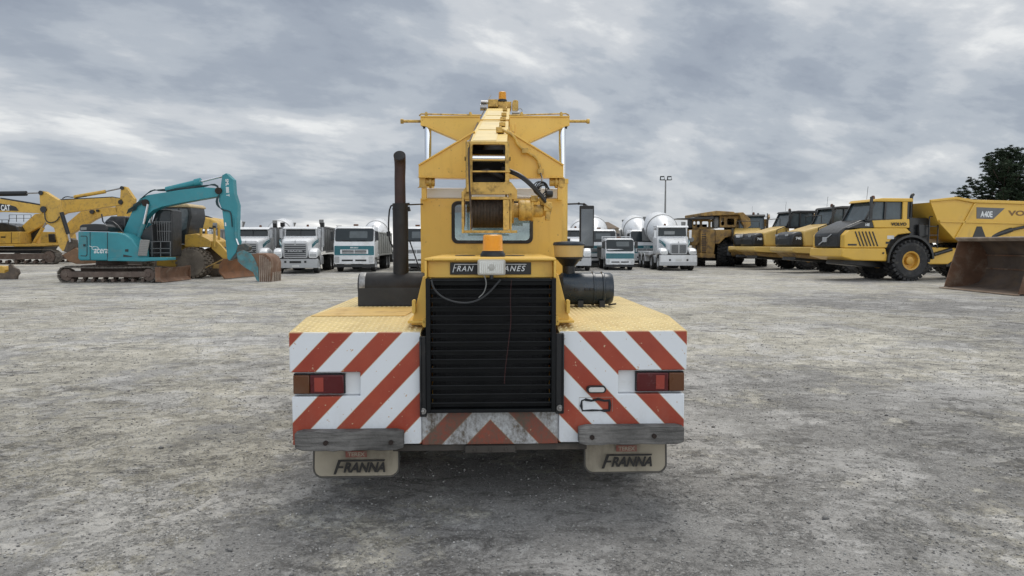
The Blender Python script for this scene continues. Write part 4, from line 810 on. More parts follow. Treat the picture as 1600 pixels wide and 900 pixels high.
class Px:
    """builds prisms from outlines measured at a known distance"""
    def __init__(s, name, label, cat, px, Y, sc, ox, oy, group=None):
        s.X = W(px, 430, Y)[0]; s.Y = Y; s.sc = sc; s.ox = ox; s.oy = oy
        s.t = thing(name, label, cat, (s.X, Y, 0), 0, group); s.sh = (-s.X, -Y, 0)
    def p(s, zx, zy, Y=None): return W(s.ox + zx / s.sc, s.oy + zy / s.sc, Y or s.Y)
    def p3(s, zx, zy, Y=None): x, z = s.p(zx, zy, Y); return (x, Y or s.Y, z)
    def pr(s, name, m, pts, y0, y1, par=None, bev=0.02, mb=None):
        k = mb or MB(); P = [s.p(a, b, y0) for a, b in pts]; P = [(x, max(z, 0.0)) for x, z in P]; k.prism(P, y0, y1)
        return k if mb else k.build(name, m, par or s.t, s.sh, bev)
    def cy(s, name, m, a, b, r, Y, par=None, seg=14):
        k = MB(); k.cyl(s.p3(*a, Y), s.p3(*b, Y), r, seg=seg); return k.build(name, m, par or s.t, s.sh)
    def bd(s, k, name, m, par=None, bev=0.0, **kw): return k.build(name, m, par or s.t, s.sh, bev, **kw)
    def track(s, zx0, zx1, zytop, y0, y1, n):
        x0 = s.p(zx0, 700, y0)[0]; x1 = s.p(zx1, 700, y0)[0]; h = s.p(zx0, zytop, y0)[1]; r = h / 2 - .02; Lh = (x1 - x0) / 2 - h / 2; xc = (x0 + x1) / 2
        per = 4 * Lh + 2 * pi * r; k = MB(); zc = h / 2 + .0
        for i in range(n):
            d = per * i / n
            if d < 2 * Lh: x, z, a = -Lh + d, r - .03 * sin(pi * d / (2 * Lh)), 0
            elif d < 2 * Lh + pi * r: t = (d - 2 * Lh) / r; x, z, a = Lh + r * sin(t), r * cos(t), t
            elif d < 4 * Lh + pi * r: x, z, a = Lh - (d - 2 * Lh - pi * r), -r, pi
            else: t = (d - 4 * Lh - pi * r) / r; x, z, a = -Lh - r * sin(t), -r * cos(t), pi + t
            m = Matrix.Rotation(a, 3, 'Y'); c = Vector((xc + x, (y0 + y1) / 2, zc + z)); k.obox(c, (per / n * .9, y1 - y0, .04), m); k.obox(c + m @ Vector((0, 0, .03)), (.025, y1 - y0, .045), m)
        tr = s.bd(k, 'track', TRK)
        k = MB(); k.box(xc - Lh * .95, xc + Lh * .95, y0 + .03, y1 - .1, zc - r * .35, zc + r * .42); s.bd(k, 'track_frame', TFR, tr, .03)
        k = MB()
        for sx in (-1, 1): k = MB(); k.lathe([(r * .30, -.01), (r * .34, .03), (r * .8, .05), (r * .82, .3), (r * .3, .32)], (xc + sx * Lh, y0 + .03, zc), (0, 1, 0), 20); s.bd(k, 'sprocket' if sx < 0 else 'idler', TFR, tr)
        nn = 8
        for i in range(nn):
            k = MB(); k.cyl((xc - Lh * .85 + 1.7 * Lh * i / (nn - 1), y0 + .06, zc - r * .72), (xc - Lh * .85 + 1.7 * Lh * i / (nn - 1), y0 + .3, zc - r * .72), r * .22, seg=12); s.bd(k, 'track_roller', TFR, tr)
        return tr

# ---- teal excavator
Yk = ground_y(442)
e = Px('excavator', 'teal excavator with white side lettering and a small blade, boom bent down to its bucket', 'excavator', 175, Yk + 1.5, 4.444, 80, 260)
Yn = Yk; Ym = Yk + 1.45
e.track(38, 725, 697, Yn, Yn + .6, 46); e.track(60, 735, 700, Yn + 2.1, Yn + 2.7, 46)
k = MB(); k.box(*[e.p(x, 0, Ym)[0] for x in (250, 560)], Yn + .65, Yn + 2.05, .35, .75); k.lathe([(.65, 0), (.65, .25)], (e.p(400, 0, Ym)[0], Ym, .75), (0, 0, 1), 28); e.bd(k, 'undercarriage', TFR, bev=.03)
body = e.pr('engine_housing', TEAL, ((185, 452), (184, 640), (196, 654), (600, 656), (612, 640), (604, 565), (560, 505), (510, 472), (460, 460), (395, 457)), Yn + .15, Yn + 1.05, bev=.05)
e.pr('counterweight', TEAL, ((185, 470), (184, 640), (196, 654), (330, 655), (330, 458), (200, 455)), Yn + 1.06, Yn + 2.6, bev=.08)
for pts in (((268, 458), (268, 652), (271, 652), (271, 458)), ((388, 458), (388, 655), (391.5, 655), (391.5, 458)), ((204, 482), (244, 482), (250, 492), (250, 615), (242, 625), (204, 622), (204, 618), (240, 620), (246, 610), (246, 494), (242, 486), (204, 486)), ((500, 628), (560, 628), (560, 624), (500, 612))):
    e.pr('panel_gap', SBLK, pts, Yn + .135, Yn + .149, body, 0)
e.pr('door_handle', SBLK, ((222, 540), (236, 540), (236, 556), (222, 556)), Yn + .12, Yn + .148, body, 0)
e.pr('tail_lamp', SBLK, ((512, 575), (535, 575), (535, 592), (512, 592)), Yn + .13, Yn + .148, body, .01)
e.pr('engine_hood', SBLK, ((193, 448), (195, 412), (215, 402), (300, 398), (372, 402), (392, 420), (394, 452)), Yn + .2, Yn + 1.6, bev=.05)
e.pr('air_vent', GRS, ((203, 424), (245, 422), (245, 440), (203, 442)), Yn + .185, Yn + .199, None, 0)
e.pr('house_skirt', TEAL, ((390, 657), (390, 634), (806, 632), (806, 652), (640, 660)), Yn + .10, Yn + .9, bev=.02)
x0, z0 = e.p(285, 600, Yn + .1); x1, _ = e.p(385, 600, Yn + .1)
mk = text('acera', .28, LTXT, body, (e.p(340, 588, Yn + .1)[0] - e.X, Yn + .14 - e.Y, e.p(338, 588, Yn + .1)[1]), shear=.3, bold=.004, width=.62)
k = MB(); c = e.p3(305, 568, Yn + .14); k.tube([(c[0] + .14 * cos(t), Yn + .14, c[2] + .07 * sin(t)) for t in [2 * pi * i / 14 for i in range(15)]], .013, 5); k.bar((c[0] - .25, Yn + .14, c[2] + .10), (c[0] - .1, Yn + .14, c[2] + .04), .02); e.bd(k, 'lettering', LTXT, body)
# railing, step plate, grille guard and cab on the far side
e.pr('step_plate', mat('ribbed_grey', (.30, .29, .27), .6, var=.2), ((618, 508), (682, 512), (662, 622), (600, 620)), Yn + .1, Yn + .14, bev=.01)
k = MB()
for i in range(9):
    a = e.p3(618 - i * 2, 518 + i * 12, Yn + .1); b = e.p3(679 - i * 2.2, 521 + i * 12, Yn + .1); k.bar(a, b, .03, .04)
e.bd(k, 'step_ribs', GRS)
cabk = e.pr('cab', SBLK, ((700, 380), (690, 625), (838, 628), (838, 300), (730, 295)), Yn + 1.75, Yn + 2.75, bev=.06)
e.pr('cab_window', DGLS, ((716, 400), (826, 400), (826, 312), (738, 308)), Yn + 1.72, Yn + 1.745, cabk, 0)
k = MB()
for i in range(8): k.bar(e.p3(700 + i * 17, 385, Yn + 1.5), e.p3(712 + i * 15, 522, Yn + 1.5), .025)
for zy in (385, 450, 522): k.bar(e.p3(690, zy, Yn + 1.5), e.p3(832, zy, Yn + 1.5), .03)
e.bd(k, 'guard_bars', mat('guard_grey', (.14, .14, .14), .5)); k = MB()
for zx in (700, 760, 828): k.bar(e.p3(zx, 522, Yn + .8), e.p3(zx, 625, Yn + .8), .03)
for zy in (522, 570, 600): k.bar(e.p3(690, zy, Yn + .8), e.p3(832, zy, Yn + .8), .03)
e.bd(k, 'step_railing', mat('guard_grey', (.14, .14, .14), .5))
e.pr('centre_frame', SBLK, ((560, 655), (560, 520), (640, 440), (700, 400), (715, 655)), Yn + 1.1, Yn + 1.7, bev=.03)
k = MB(); k.tube([e.p3(350, 330, Yn + 1), e.p3(362, 400, Yn + 1), e.p3(395, 380, Yn + 1), e.p3(440, 385, Yn + 1), e.p3(520, 480, Yn + 1)], .03, 6, smooth=1); e.bd(k, 'hand_rail', SBLK)
e.pr('hydraulic_housing', SBLK, ((385, 455), (365, 380), (410, 345), (520, 345), (520, 455)), Yn + 1.5, Yn + 2.4, bev=.1)
# boom and arm
Yb0, Yb1 = Ym - .22, Ym + .25
boomk = e.pr('boom', TEAL, ((500, 452), (560, 510), (600, 470), (650, 360), (705, 305), (770, 280), (870, 260), (1010, 234), (1120, 215), (1168, 208), (1182, 178), (1165, 152), (1060, 144), (900, 162), (760, 184), (665, 200), (615, 222), (570, 290)), Yb0, Yb1, bev=.02)
for (a, b, c) in (((592, 530), (642, 400), (672, 262)), ((640, 505), (690, 395), (700, 330))):
    yy = Yb0 - .12 if a[0] < 600 else Yb1 + .14
    q = e.cy('boom_cylinder', TEAL, a, b, .10, yy); e.cy('cylinder_rod', CHR, b, c, .055, yy, q)
q = e.cy('arm_cylinder', TEAL, (800, 162), (1036, 106), .13, Ym); e.cy('cylinder_rod', CHR, (1036, 106), (1195, 66), .06, Ym, q); e.cy('cylinder_collar', TEAL, (1000, 114), (1040, 105), .17, Ym, q)
k = MB(); k.lathe([(.16, -.3), (.16, .3)], e.p3(675, 255, Ym), (0, 1, 0), 16); k.lathe([(.15, -.3), (.15, .3)], e.p3(1178, 172, Ym), (0, 1, 0), 16); e.bd(k, 'pivot_pins', BOLT)
armk = e.pr('arm', TEAL, ((1186, 62), (1215, 46), (1262, 92), (1268, 185), (1294, 268), (1290, 480), (1302, 522), (1282, 600), (1238, 655), (1222, 640), (1214, 560), (1200, 420), (1186, 300), (1162, 240), (1172, 170)), Ym - .2, Ym + .2, bev=.02)
text('0 0 4 1', .20, LTXT, armk, (e.p(1224, 128, Ym - .2)[0] - e.X, Ym - .21 - e.Y, e.p(1224, 150, Ym - .2)[1]), rot=(pi / 2, -pi / 2, 0), bold=.004, width=.85) if False else None
t_ = text('SML 888 T', .13, LTXT, armk, (e.p(1224, 148, Ym - .2)[0] - e.X, Ym - .206 - e.Y, e.p(1224, 148, Ym - .2)[1]), bold=.006, width=.78); t_.rotation_euler = (pi / 2, R(88), 0)
e.pr('decal', LTXT, ((1205, 388), (1214, 390), (1216, 414), (1206, 414)), Ym - .207, Ym - .202, armk, 0)
k = MB()
for j in range(4):
    k.tube([e.p3(615 + j * 9, 232 - j * 8, Ym - .2 - j * .03), e.p3(690 + j * 5, 170 - j * 4, Ym - .2), e.p3(760, 160 + j * 4, Ym - .1), e.p3(900, 150 + j * 5, Ym - .1), e.p3(1060, 132 + j * 4, Ym - .1), e.p3(1130, 128 - j * 3, Ym - .2), e.p3(1160, 146 - j * 3, Ym - .2)], .022, 5, smooth=1)
for j in range(3): k.tube([e.p3(1168, 195 + j * 6, Ym - .24), e.p3(1142 + j * 6, 232, Ym - .28), e.p3(1150 + j * 6, 275, Ym - .28), e.p3(1192, 300 + j * 4, Ym - .24), e.p3(1240, 310, Ym - .24), e.p3(1250, 330 + 10 * j, Ym - .24), e.p3(1256, 420, Ym - .24)], .022, 5, smooth=1)
for j in range(8): k.tube([e.p3(525 + j * 9, 330 - j * 4, Yb0 - .05), e.p3(540 + j * 9, 290 - j * 6, Yb0 - .1), e.p3(560 + j * 8, 300 - j * 4, Yb0 - .06), e.p3(575 + j * 8, 262 - j * 5, Yb0 - .05)], .02, 5, smooth=1)
e.bd(k, 'hydraulic_hoses', mat('teal_black_hose', (.02, .045, .05), .5, var=.5, scale=3))
# quick hitch and bucket
k = MB(); k.prism([e.p(a, b, Ym - .18) for a, b in ((1228, 655), (1240, 600), (1300, 545), (1345, 535), (1378, 560), (1370, 585), (1310, 600), (1280, 640))], Ym - .18, Ym + .18); e.bd(k, 'bucket_linkage', mat('greasy_linkage', (.06, .07, .065), .6, var=.4, scale=4, dirt=(.2, .15, .1), dirt_amt=.4, dirt_scale=5), bev=.02)
e.cy('bucket_cylinder', TEAL, (1282, 350), (1284, 500), .075, Ym - .28); e.cy('bucket_cylinder_rod', CHR, (1284, 500), (1300, 545), .04, Ym - .28)
bt = mat('chipped_teal', (.07, .20, .22), .6, var=.35, scale=2.5, dirt=(.17, .11, .075), dirt_amt=.45, dirt_scale=6)
prof = [(1384, 612), (1430, 603), (1486, 608), (1520, 632), (1534, 668), (1534, 740), (1524, 800)]
inn = [(1512, 800), (1518, 740), (1516, 680), (1500, 648), (1470, 628), (1430, 622), (1392, 630)]
bk = e.pr('bucket', RUST, prof + [(1440, 808), (1437, 700), (1384, 650)], Ym - .62, Ym + .62, bev=.01)
for yy in (Ym - .66, Ym + .62): e.pr('bucket_side', bt if yy < Ym else RUST, ((1288, 600), (1330, 580), (1384, 604), (1410, 640), (1436, 700), (1442, 806), (1425, 790), (1402, 735), (1340, 700), (1296, 660)), yy, yy + .04, bk, .006)
k = MB()
for i in range(5):
    yb = Ym - .5 + i * .25; k.prism([e.p(a, b, Ym - .62) for a, b in ((1530, 735), (1538, 735), (1536, 806), (1520, 815), (1516, 800))], yb - .05, yb + .05)
for i in range(5): k.prism([e.p(a, b, Ym - .62) for a, b in ((1440, 735), (1448, 735), (1452, 812), (1444, 820))], Ym - .6 + i * .28, Ym - .5 + i * .28) if False else None
e.bd(k, 'bucket_teeth', WORN, bk)
k = MB()
for i in range(6):
    zx = 1446 + i * 14; k.prism([e.p(a, b, Ym - .64) for a, b in ((zx, 615 + i * i * 1.8), (zx + 6, 616 + i * i * 1.8), (zx + 7, 700), (zx + 4, 818), (zx - 3, 818), (zx + 1, 700))], Ym - .65, Ym - .621)
e.bd(k, 'wear_strips', WORN, bk, .006)
# levelling blade in front
k = MB(); P = [e.p(a, b, Yn + .1) for a, b in ((725, 712), (738, 704), (745, 760), (770, 806), (770, 818), (735, 808), (722, 770))]; P = [(x, max(z, .01)) for x, z in P]
bx0 = e.p(735, 760, Yn)[0]; bz1 = e.p(735, 705, Yn)[1]
rings = []
for i, y in enumerate((Yn - .1, Yn + 2.7)):
    rings.append([(bx0 + .22, y, bz1), (bx0 + .05, y, bz1 * .65), (bx0 + .05, y, bz1 * .3), (bx0 + .22, y, .02), (bx0 + .27, y, .02), (bx0 + .12, y, bz1 * .3), (bx0 + .12, y, bz1 * .65), (bx0 + .26, y, bz1)])
k.loft(rings); k.box(bx0 - .02, bx0 + .22, Yn - .14, Yn - .101, .05, bz1 + .03); k.box(bx0 - .02, bx0 + .22, Yn + 2.701, Yn + 2.74, .05, bz1 + .03)
blade = e.bd(k, 'blade', RUST, bev=.01)
k = MB(); k.bar((e.p(620, 670, Ym)[0], Yn + .8, .55), (bx0 + .05, Yn + .8, .42), .14); e.bd(k, 'blade_arm', TFR, blade); k = MB(); k.bar((e.p(620, 670, Ym)[0], Yn + 1.9, .55), (bx0 + .05, Yn + 1.9, .42), .14); e.bd(k, 'blade_arm', TFR, blade)

# ---- yellow soil compactor behind it
Yc = ground_y(436) + .3
c_ = Px('soil_compactor', 'yellow wheeled compactor with tan cab roof and rusty front blade, behind the teal excavator', 'compactor', 300, Yc + 1.5, 4.444, 80, 260)
cl_ = c_.pr('cab', SBLK, ((735, 300), (720, 530), (930, 540), (948, 470), (955, 420), (972, 350), (962, 276), (760, 276)), Yc + .5, Yc + 2.2, bev=.08)
c_.pr('cab_roof', mat('cream_roof', (.52, .40, .22), .6, dirt=(.3, .22, .13), dirt_amt=.4), ((725, 276), (745, 262), (940, 258), (958, 268), (962, 284), (740, 284)), Yc + .4, Yc + 2.3, bev=.05)
GLZ = mat('hazy_glass', (.085, .10, .105), .1, var=.2)
c_.pr('side_window', GLZ, ((740, 300), (822, 296), (822, 480), (735, 470)), Yc + .47, Yc + .495, cl_, .01)
c_.pr('door_window', GLZ, ((838, 296), (880, 292), (884, 455), (850, 480), (838, 480)), Yc + .47, Yc + .495, cl_, .01)
c_.pr('windscreen', GLZ, ((890, 292), (946, 296), (952, 330), (940, 430), (900, 452)), Yc + .47, Yc + .495, cl_, .01)
c_.pr('engine_frame', MYEL, ((928, 476), (1006, 466), (1040, 480), (1080, 500), (1110, 520), (1110, 562), (925, 560)), Yc + .3, Yc + 2.3, bev=.03)
c_.pr('front_arm', MYEL, ((1112, 520), (1140, 512), (1175, 545), (1222, 600), (1222, 645), (1190, 640), (1112, 570)), Yc + .4, Yc + .6, bev=.02)
c_.pr('front_arm', MYEL, ((1112, 520), (1140, 512), (1175, 545), (1222, 600), (1222, 645), (1190, 640), (1112, 570)), Yc + 1.9, Yc + 2.1, bev=.02)
c_.pr('rear_fender', MYEL, ((730, 548), (850, 545), (925, 540), (925, 640), (856, 700), (730, 690), (730, 610)), Yc + 1.0, Yc + 1.9, bev=.04)
for zx, Y_ in ((1040, Yc + .35), (1134, Yc + .35), (1075, Yc + 1.6), (1165, Yc + 1.6)): c_.cy('guide_post', MYEL, (zx, 560), (zx, 428), .06, Y_)
wc = c_.p(968, 655, Yc); 
WHY = mat('wheel_rust_yellow', (.42, .27, .09), .7, var=.3, dirt=(.20, .13, .08), dirt_amt=.35)
def padwheel(x, y0, r):
    k = MB(); k.lathe([(r * .62, 0), (r * .84, 0), (r * .86, .04), (r * .86, .9), (r * .6, .94)], (x, y0, r), (0, 1, 0), 40)
    for i in range(22):
        for j in range(4):
            a = 2 * pi * (i + .5 * (j % 2)) / 22; d = Vector((cos(a), 0, sin(a))); m = Matrix((Vector((-sin(a), 0, cos(a))), Vector((0, 1, 0)), d)).transposed(); k.obox(Vector((x, y0 + .12 + j * .22, r)) + d * r * .91, (r * .19, .17, r * .16), m)
    w = c_.bd(k, 'wheel', mat('pad_wheel', (.15, .125, .10), .8, var=.35, scale=2, dirt=(.26, .22, .17), dirt_amt=.45))
    k = MB(); k.lathe([(r * .66, .02), (r * .60, .0), (r * .5, .14), (r * .42, .16), (r * .40, .05), (r * .2, .03), (0, .03)], (x, y0, r), (0, 1, 0), 30, cap=False); c_.bd(k, 'rim', WHY, w); return w
rw = c_.p(968, 560, Yc)[1] / 2; padwheel(wc[0], Yc, rw); padwheel(wc[0] + .2, Yc + 2.1, rw); padwheel(wc[0] - 3.0, Yc, rw); padwheel(wc[0] - 3.0, Yc + 2.1, rw)
# blade: curved plate facing away to the right
x0 = c_.p(1140, 700, Yc)[0]; x1 = c_.p(1235, 700, Yc)[0]; h = c_.p(1150, 640, Yc)[1]
k = MB(); rings = []
for t in range(9):
    u = t / 8; y = Yc - .6 + u * 4.2; xo_ = x0 + .35 + .5 * u
    rings.append([(xo_ + .28, y, h), (xo_ + .08, y, h * .7), (xo_ + .05, y, h * .35), (xo_ + .3, y, .03), (xo_ + .38, y, .03), (xo_ + .14, y, h * .35), (xo_ + .17, y, h * .7), (xo_ + .36, y, h)])
k.loft(rings); bl = c_.bd(k, 'blade', mat('orange_rust', (.22, .10, .045), .75, var=.4, scale=.9, dirt=(.12, .08, .06), dirt_amt=.4, dirt_scale=2), bev=.01)
k = MB(); k.bar((x0 - .6, Yc + .1, .5), (x0 + .5, Yc - .3, .95), .05); k.bar((x0 - .9, Yc + .9, .6), (x0 + .5, Yc + .9, .55), .2); c_.bd(k, 'push_arm', WHY, bl)

# ---- yellow excavators at the left edge
def railing(P, zx0, zx1, zy0, zy1, Y, n=4):
    k = MB()
    for i in range(n): zx = zx0 + (zx1 - zx0) * i / (n - 1); k.bar(P.p3(zx, zy1, Y), P.p3(zx, zy0, Y), .035)
    for zy in (zy0, (zy0 + zy1) / 2): k.bar(P.p3(zx0, zy, Y), P.p3(zx1, zy, Y), .035)
    return P.bd(k, 'railing', SBLK)
Yx = ground_y(413)
XG = 'yellow excavators parked at the left edge'
b = Px('excavator', 'yellow tracked excavator with black railing, its body and tracks at the far left', 'excavator', 30, Yx + 1.6, 4.736, 0, 260, XG)
b.track(-260, 415, 614, Yx, Yx + .75, 44); b.track(-240, 425, 618, Yx + 2.6, Yx + 3.35, 44)
hb = b.pr('engine_housing', MYEL, ((-150, 485), (145, 483), (150, 570), (-150, 575)), Yx + .3, Yx + 2.9, bev=.05)
b.pr('panel_gap', SBLK, ((82, 487), (85, 487), (85, 568), (82, 568)), Yx + .28, Yx + .299, hb, 0); b.pr('decal', SBLK, ((4, 518), (40, 518), (40, 528), (4, 528)), Yx + .28, Yx + .299, hb, 0)
b.pr('deck_plate', MYEL, ((-150, 577), (-150, 592), (300, 590), (440, 582), (440, 568), (150, 572)), Yx + .25, Yx + 3.0, bev=.02)
b.pr('undercarriage', SBLK, ((-100, 594), (-100, 640), (300, 640), (330, 592)), Yx + .8, Yx + 2.6, bev=.02)
b.pr('muffler_box', SBLK, ((-150, 482), (-150, 415), (30, 418), (120, 440), (145, 482)), Yx + .6, Yx + 2.6, bev=.08)
railing(b, 68, 230, 358, 410, Yx + 2.6); railing(b, -80, 62, 395, 440, Yx + .4)
b.pr('boom_foot', SBLK, ((175, 510), (150, 570), (250, 575), (310, 430), (270, 440)), Yx + 1.7, Yx + 1.95, bev=.02)
bb = b.pr('boom', MYEL, ((152, 450), (258, 352), (310, 346), (440, 250), (830, 230), (900, 240), (905, 268), (888, 286), (480, 346), (330, 424), (190, 505), (165, 500)), Yx + 1.35, Yx + 1.85, bev=.02)
b.pr('boom_edge', SBLK, ((435, 250), (830, 229), (880, 237), (880, 232), (830, 223), (436, 243)), Yx + 1.45, Yx + 1.75, bb, 0)
for yy in (Yx + 1.2, Yx + 2.0):
    q = b.cy('boom_cylinder', MYEL, (248, 572), (320, 452), .14, yy); b.cy('cylinder_rod', STL, (320, 452), (350, 400), .07, yy, q)
q = b.cy('arm_cylinder', MYEL, (552, 226), (780, 186), .15, Yx + 1.6); b.cy('cylinder_rod', STL, (780, 186), (903, 160), .06, Yx + 1.6, q)
k = MB(); k.tube([b.p3(462, 238, Yx + 1.5), b.p3(490, 222, Yx + 1.5), b.p3(540, 230, Yx + 1.5), b.p3(640, 222, Yx + 1.5)], .04, 6, smooth=1); b.bd(k, 'hose', SBLK)
b.pr('arm', MYEL, ((893, 160), (905, 147), (930, 152), (992, 240), (990, 270), (960, 300), (985, 420), (990, 560), (950, 600), (930, 560), (915, 420), (890, 330), (900, 285), (888, 245)), Yx + 1.35, Yx + 1.8, bev=.02)
k = MB(); k.lathe([(.16, -.1), (.16, .6)], b.p3(905, 160, Yx + 1.35), (0, 1, 0), 14); k.lathe([(.2, -.1), (.2, .6)], b.p3(895, 265, Yx + 1.35), (0, 1, 0), 14); b.bd(k, 'pivot_pins', SBLK)
Ya = Yx - 5.5
a_ = Px('excavator', 'yellow excavator reaching in from the left edge, black logo panel on its boom', 'excavator', -150, Ya + 1.6, 4.736, 0, 260, XG)
ab = a_.pr('boom', MYEL, ((-560, 420), (-480, 300), (-300, 235), (0, 240), (290, 288), (315, 310), (310, 346), (0, 336), (-300, 345), (-480, 520)), Ya + 1.3, Ya + 1.8, bev=.02)
a_.pr('logo_panel', SBLK, ((-30, 268), (92, 290), (118, 300), (137, 329), (-30, 325)), Ya + 1.28, Ya + 1.299, ab, 0)
text('CAT', .42, LTXT, ab, (a_.p(41, 306, Ya + 1.28)[0] - a_.X, Ya + 1.27 - a_.Y, a_.p(41, 306, Ya + 1.28)[1]), bold=.02, width=a_.p(75, 306, Ya + 1.28)[0] - a_.p(7, 306, Ya + 1.28)[0])
a_.pr('boom_edge', SBLK, ((0, 239), (290, 286), (300, 280), (200, 262), (0, 230)), Ya + 1.35, Ya + 1.75, ab, 0)
q = a_.cy('arm_cylinder', BLK, (-200, 205), (195, 200), .19, Ya + 1.55); a_.cy('cylinder_rod', STL, (195, 200), (303, 194), .06, Ya + 1.55, q)
aa = a_.pr('arm', MYEL, ((290, 188), (303, 181), (330, 186), (428, 248), (440, 330), (452, 380), (498, 560), (494, 610), (462, 628), (440, 600), (398, 455), (340, 420), (318, 370), (325, 320), (296, 290)), Ya + 1.3, Ya + 1.75, bev=.02)
k = MB(); k.lathe([(.17, -.1), (.17, .6)], a_.p3(305, 196, Ya + 1.3), (0, 1, 0), 14); k.lathe([(.24, -.1), (.24, .6)], a_.p3(325, 318, Ya + 1.3), (0, 1, 0), 14); a_.bd(k, 'pivot_pins', SBLK)
k = MB(); k.tube([a_.p3(330, 340, Ya + 1.2), a_.p3(335, 400, Ya + 1.15), a_.p3(370, 420, Ya + 1.15), a_.p3(420, 405, Ya + 1.2), a_.p3(440, 370, Ya + 1.2)], .045, 6, smooth=1); a_.bd(k, 'hose', SBLK)
q = a_.cy('bucket_cylinder', BLK, (455, 340), (505, 500), .15, Ya + 1.2); a_.cy('cylinder_rod', STL, (505, 500), (520, 560), .08, Ya + 1.2, q)
a_.pr('bucket_linkage', mat('linkage_brown', (.09, .07, .05), .7, var=.4), ((495, 560), (520, 530), (545, 545), (550, 600), (500, 640), (470, 630)), Ya + 1.25, Ya + 1.8, bev=.02)
a_.pr('bucket', mat('bucket_brown', (.17, .095, .05), .75, var=.35, scale=.8, dirt=(.10, .07, .05), dirt_amt=.4), ((455, 655), (500, 635), (560, 600), (600, 640), (625, 700), (620, 722), (560, 722), (500, 700)), Ya + .7, Ya + 2.4, bev=.05)
a_.track(-1250, -420, 600, Ya + .2, Ya + .95, 44); a_.track(-1240, -410, 600, Ya + 2.6, Ya + 3.35, 44)
a_.pr('engine_housing', MYEL, ((-1250, 380), (-560, 380), (-480, 520), (-480, 590), (-1250, 590)), Ya + .3, Ya + 3.0, bev=.06)
Yd = Yx + 6
d_ = Px('excavator', 'yellow excavator farthest back on the left, its curved boom showing behind the other two', 'excavator', 60, Yd + 1.5, 4.736, 0, 260, XG)
d_.pr('boom', MYEL, ((500, 415), (598, 332), (690, 310), (858, 300), (868, 330), (866, 356), (740, 372), (690, 398), (520, 503), (470, 560), (430, 520)), Yd + 1.2, Yd + 1.7, bev=.02)
d_.pr('engine_housing', MYEL, ((100, 480), (420, 485), (440, 590), (100, 600)), Yd, Yd + 2.8, bev=.06); d_.pr('cab', SBLK, ((355, 500), (400, 500), (412, 560), (360, 560)), Yd - .1, Yd + .9, bev=.04)
k = MB(); k.lathe([(.2, -.2), (.2, .6)], d_.p3(686, 336, Yd + 1.2), (0, 1, 0), 14); k.lathe([(.12, -.2), (.12, .6)], d_.p3(728, 328, Yd + 1.2), (0, 1, 0), 14); d_.bd(k, 'pivot_pins', SBLK)
d_.pr('arm', MYEL, ((852, 296), (905, 250), (940, 300), (930, 352), (905, 560), (870, 560), (865, 350)), Yd + 1.2, Yd + 1.65, bev=.02)
text('CAT', .3, LTXT, d_.t, (d_.p(818, 436, Yd)[0] - d_.X, Yd - .3 - d_.Y, d_.p(818, 436, Yd)[1]), bold=.01, width=.7) if False else None
d_.track(90, 560, 640, Yd, Yd + .7, 36); d_.track(100, 570, 640, Yd + 2.4, Yd + 3.1, 36)
# hitch lying on the ground at the left edge
Yh = ground_y(436.5)
h_ = Px('quick_hitch', 'rusty excavator hitch block lying on the ground at the left edge', 'hitch', 10, Yh + .4, 4.736, 0, 260)
h_.pr('hook_plate', mat('hitch_grey', (.085, .065, .05), .7, var=.4, dirt=(.2, .15, .1), dirt_amt=.4), ((60, 730), (80, 722), (98, 745), (130, 760), (142, 790), (125, 812), (122, 836), (-60, 838), (-60, 790), (30, 790), (62, 775)), Yh, Yh + .14, bev=.02)
h_.pr('hook_plate', MATS['hitch_grey'], ((60, 730), (80, 722), (98, 745), (130, 760), (142, 790), (125, 812), (122, 836), (-60, 838), (-60, 790), (30, 790), (62, 775)), Yh + .6, Yh + .74, bev=.02)
h_.pr('hitch_body', MYEL, ((-60, 735), (20, 738), (34, 765), (30, 790), (50, 830), (-60, 832)), Yh + .15, Yh + .59, bev=.03)

# ---- road trucks, facing the viewer (local -y forward, x to the image right)
def rr3(cx, w, z0, z1, y, r=.08, n=3): return [(cx + x, y, z) for x, z in rrect(-w / 2, w / 2, z0, z1, r, n)]
def wheelset(t, y, r, w, xs, m=GRS, lug=0.0, lab=None):
    for x in xs: wheel(t, (x, y, r), r, w, 'x', m, lug, 20, 1 if x > 0 else -1)
def tipper(t, y0, y1, w, z0, z1, m):
    k = MB(); T = .06; k.box(-w / 2, w / 2, y0, y0 + T, z0, z1); k.box(-w / 2, w / 2, y1 - T, y1, z0, z1 - .1)
    for s in (-1, 1):
        x0, x1 = (-w / 2, -w / 2 + T) if s < 0 else (w / 2 - T, w / 2); k.box(x0, x1, y0 + T, y1 - T, z0, z1)
        n = 6
        for i in range(n + 1):
            y = y0 + .05 + (y1 - y0 - .2) * i / n; k.box(s * w / 2, s * (w / 2 + .05), y, y + .1, z0, z1 - .08)
        k.box(s * w / 2, s * (w / 2 + .07), y0, y1, z1 - .079, z1 + .02); k.box(s * w / 2, s * (w / 2 + .06), y0, y1, z0 - .1, z0)
    k.box(-w / 2 + T, w / 2 - T, y0 + T, y1 - T, z0, z0 + .05); return k.build('tipper_body', m, t, bev=.015)
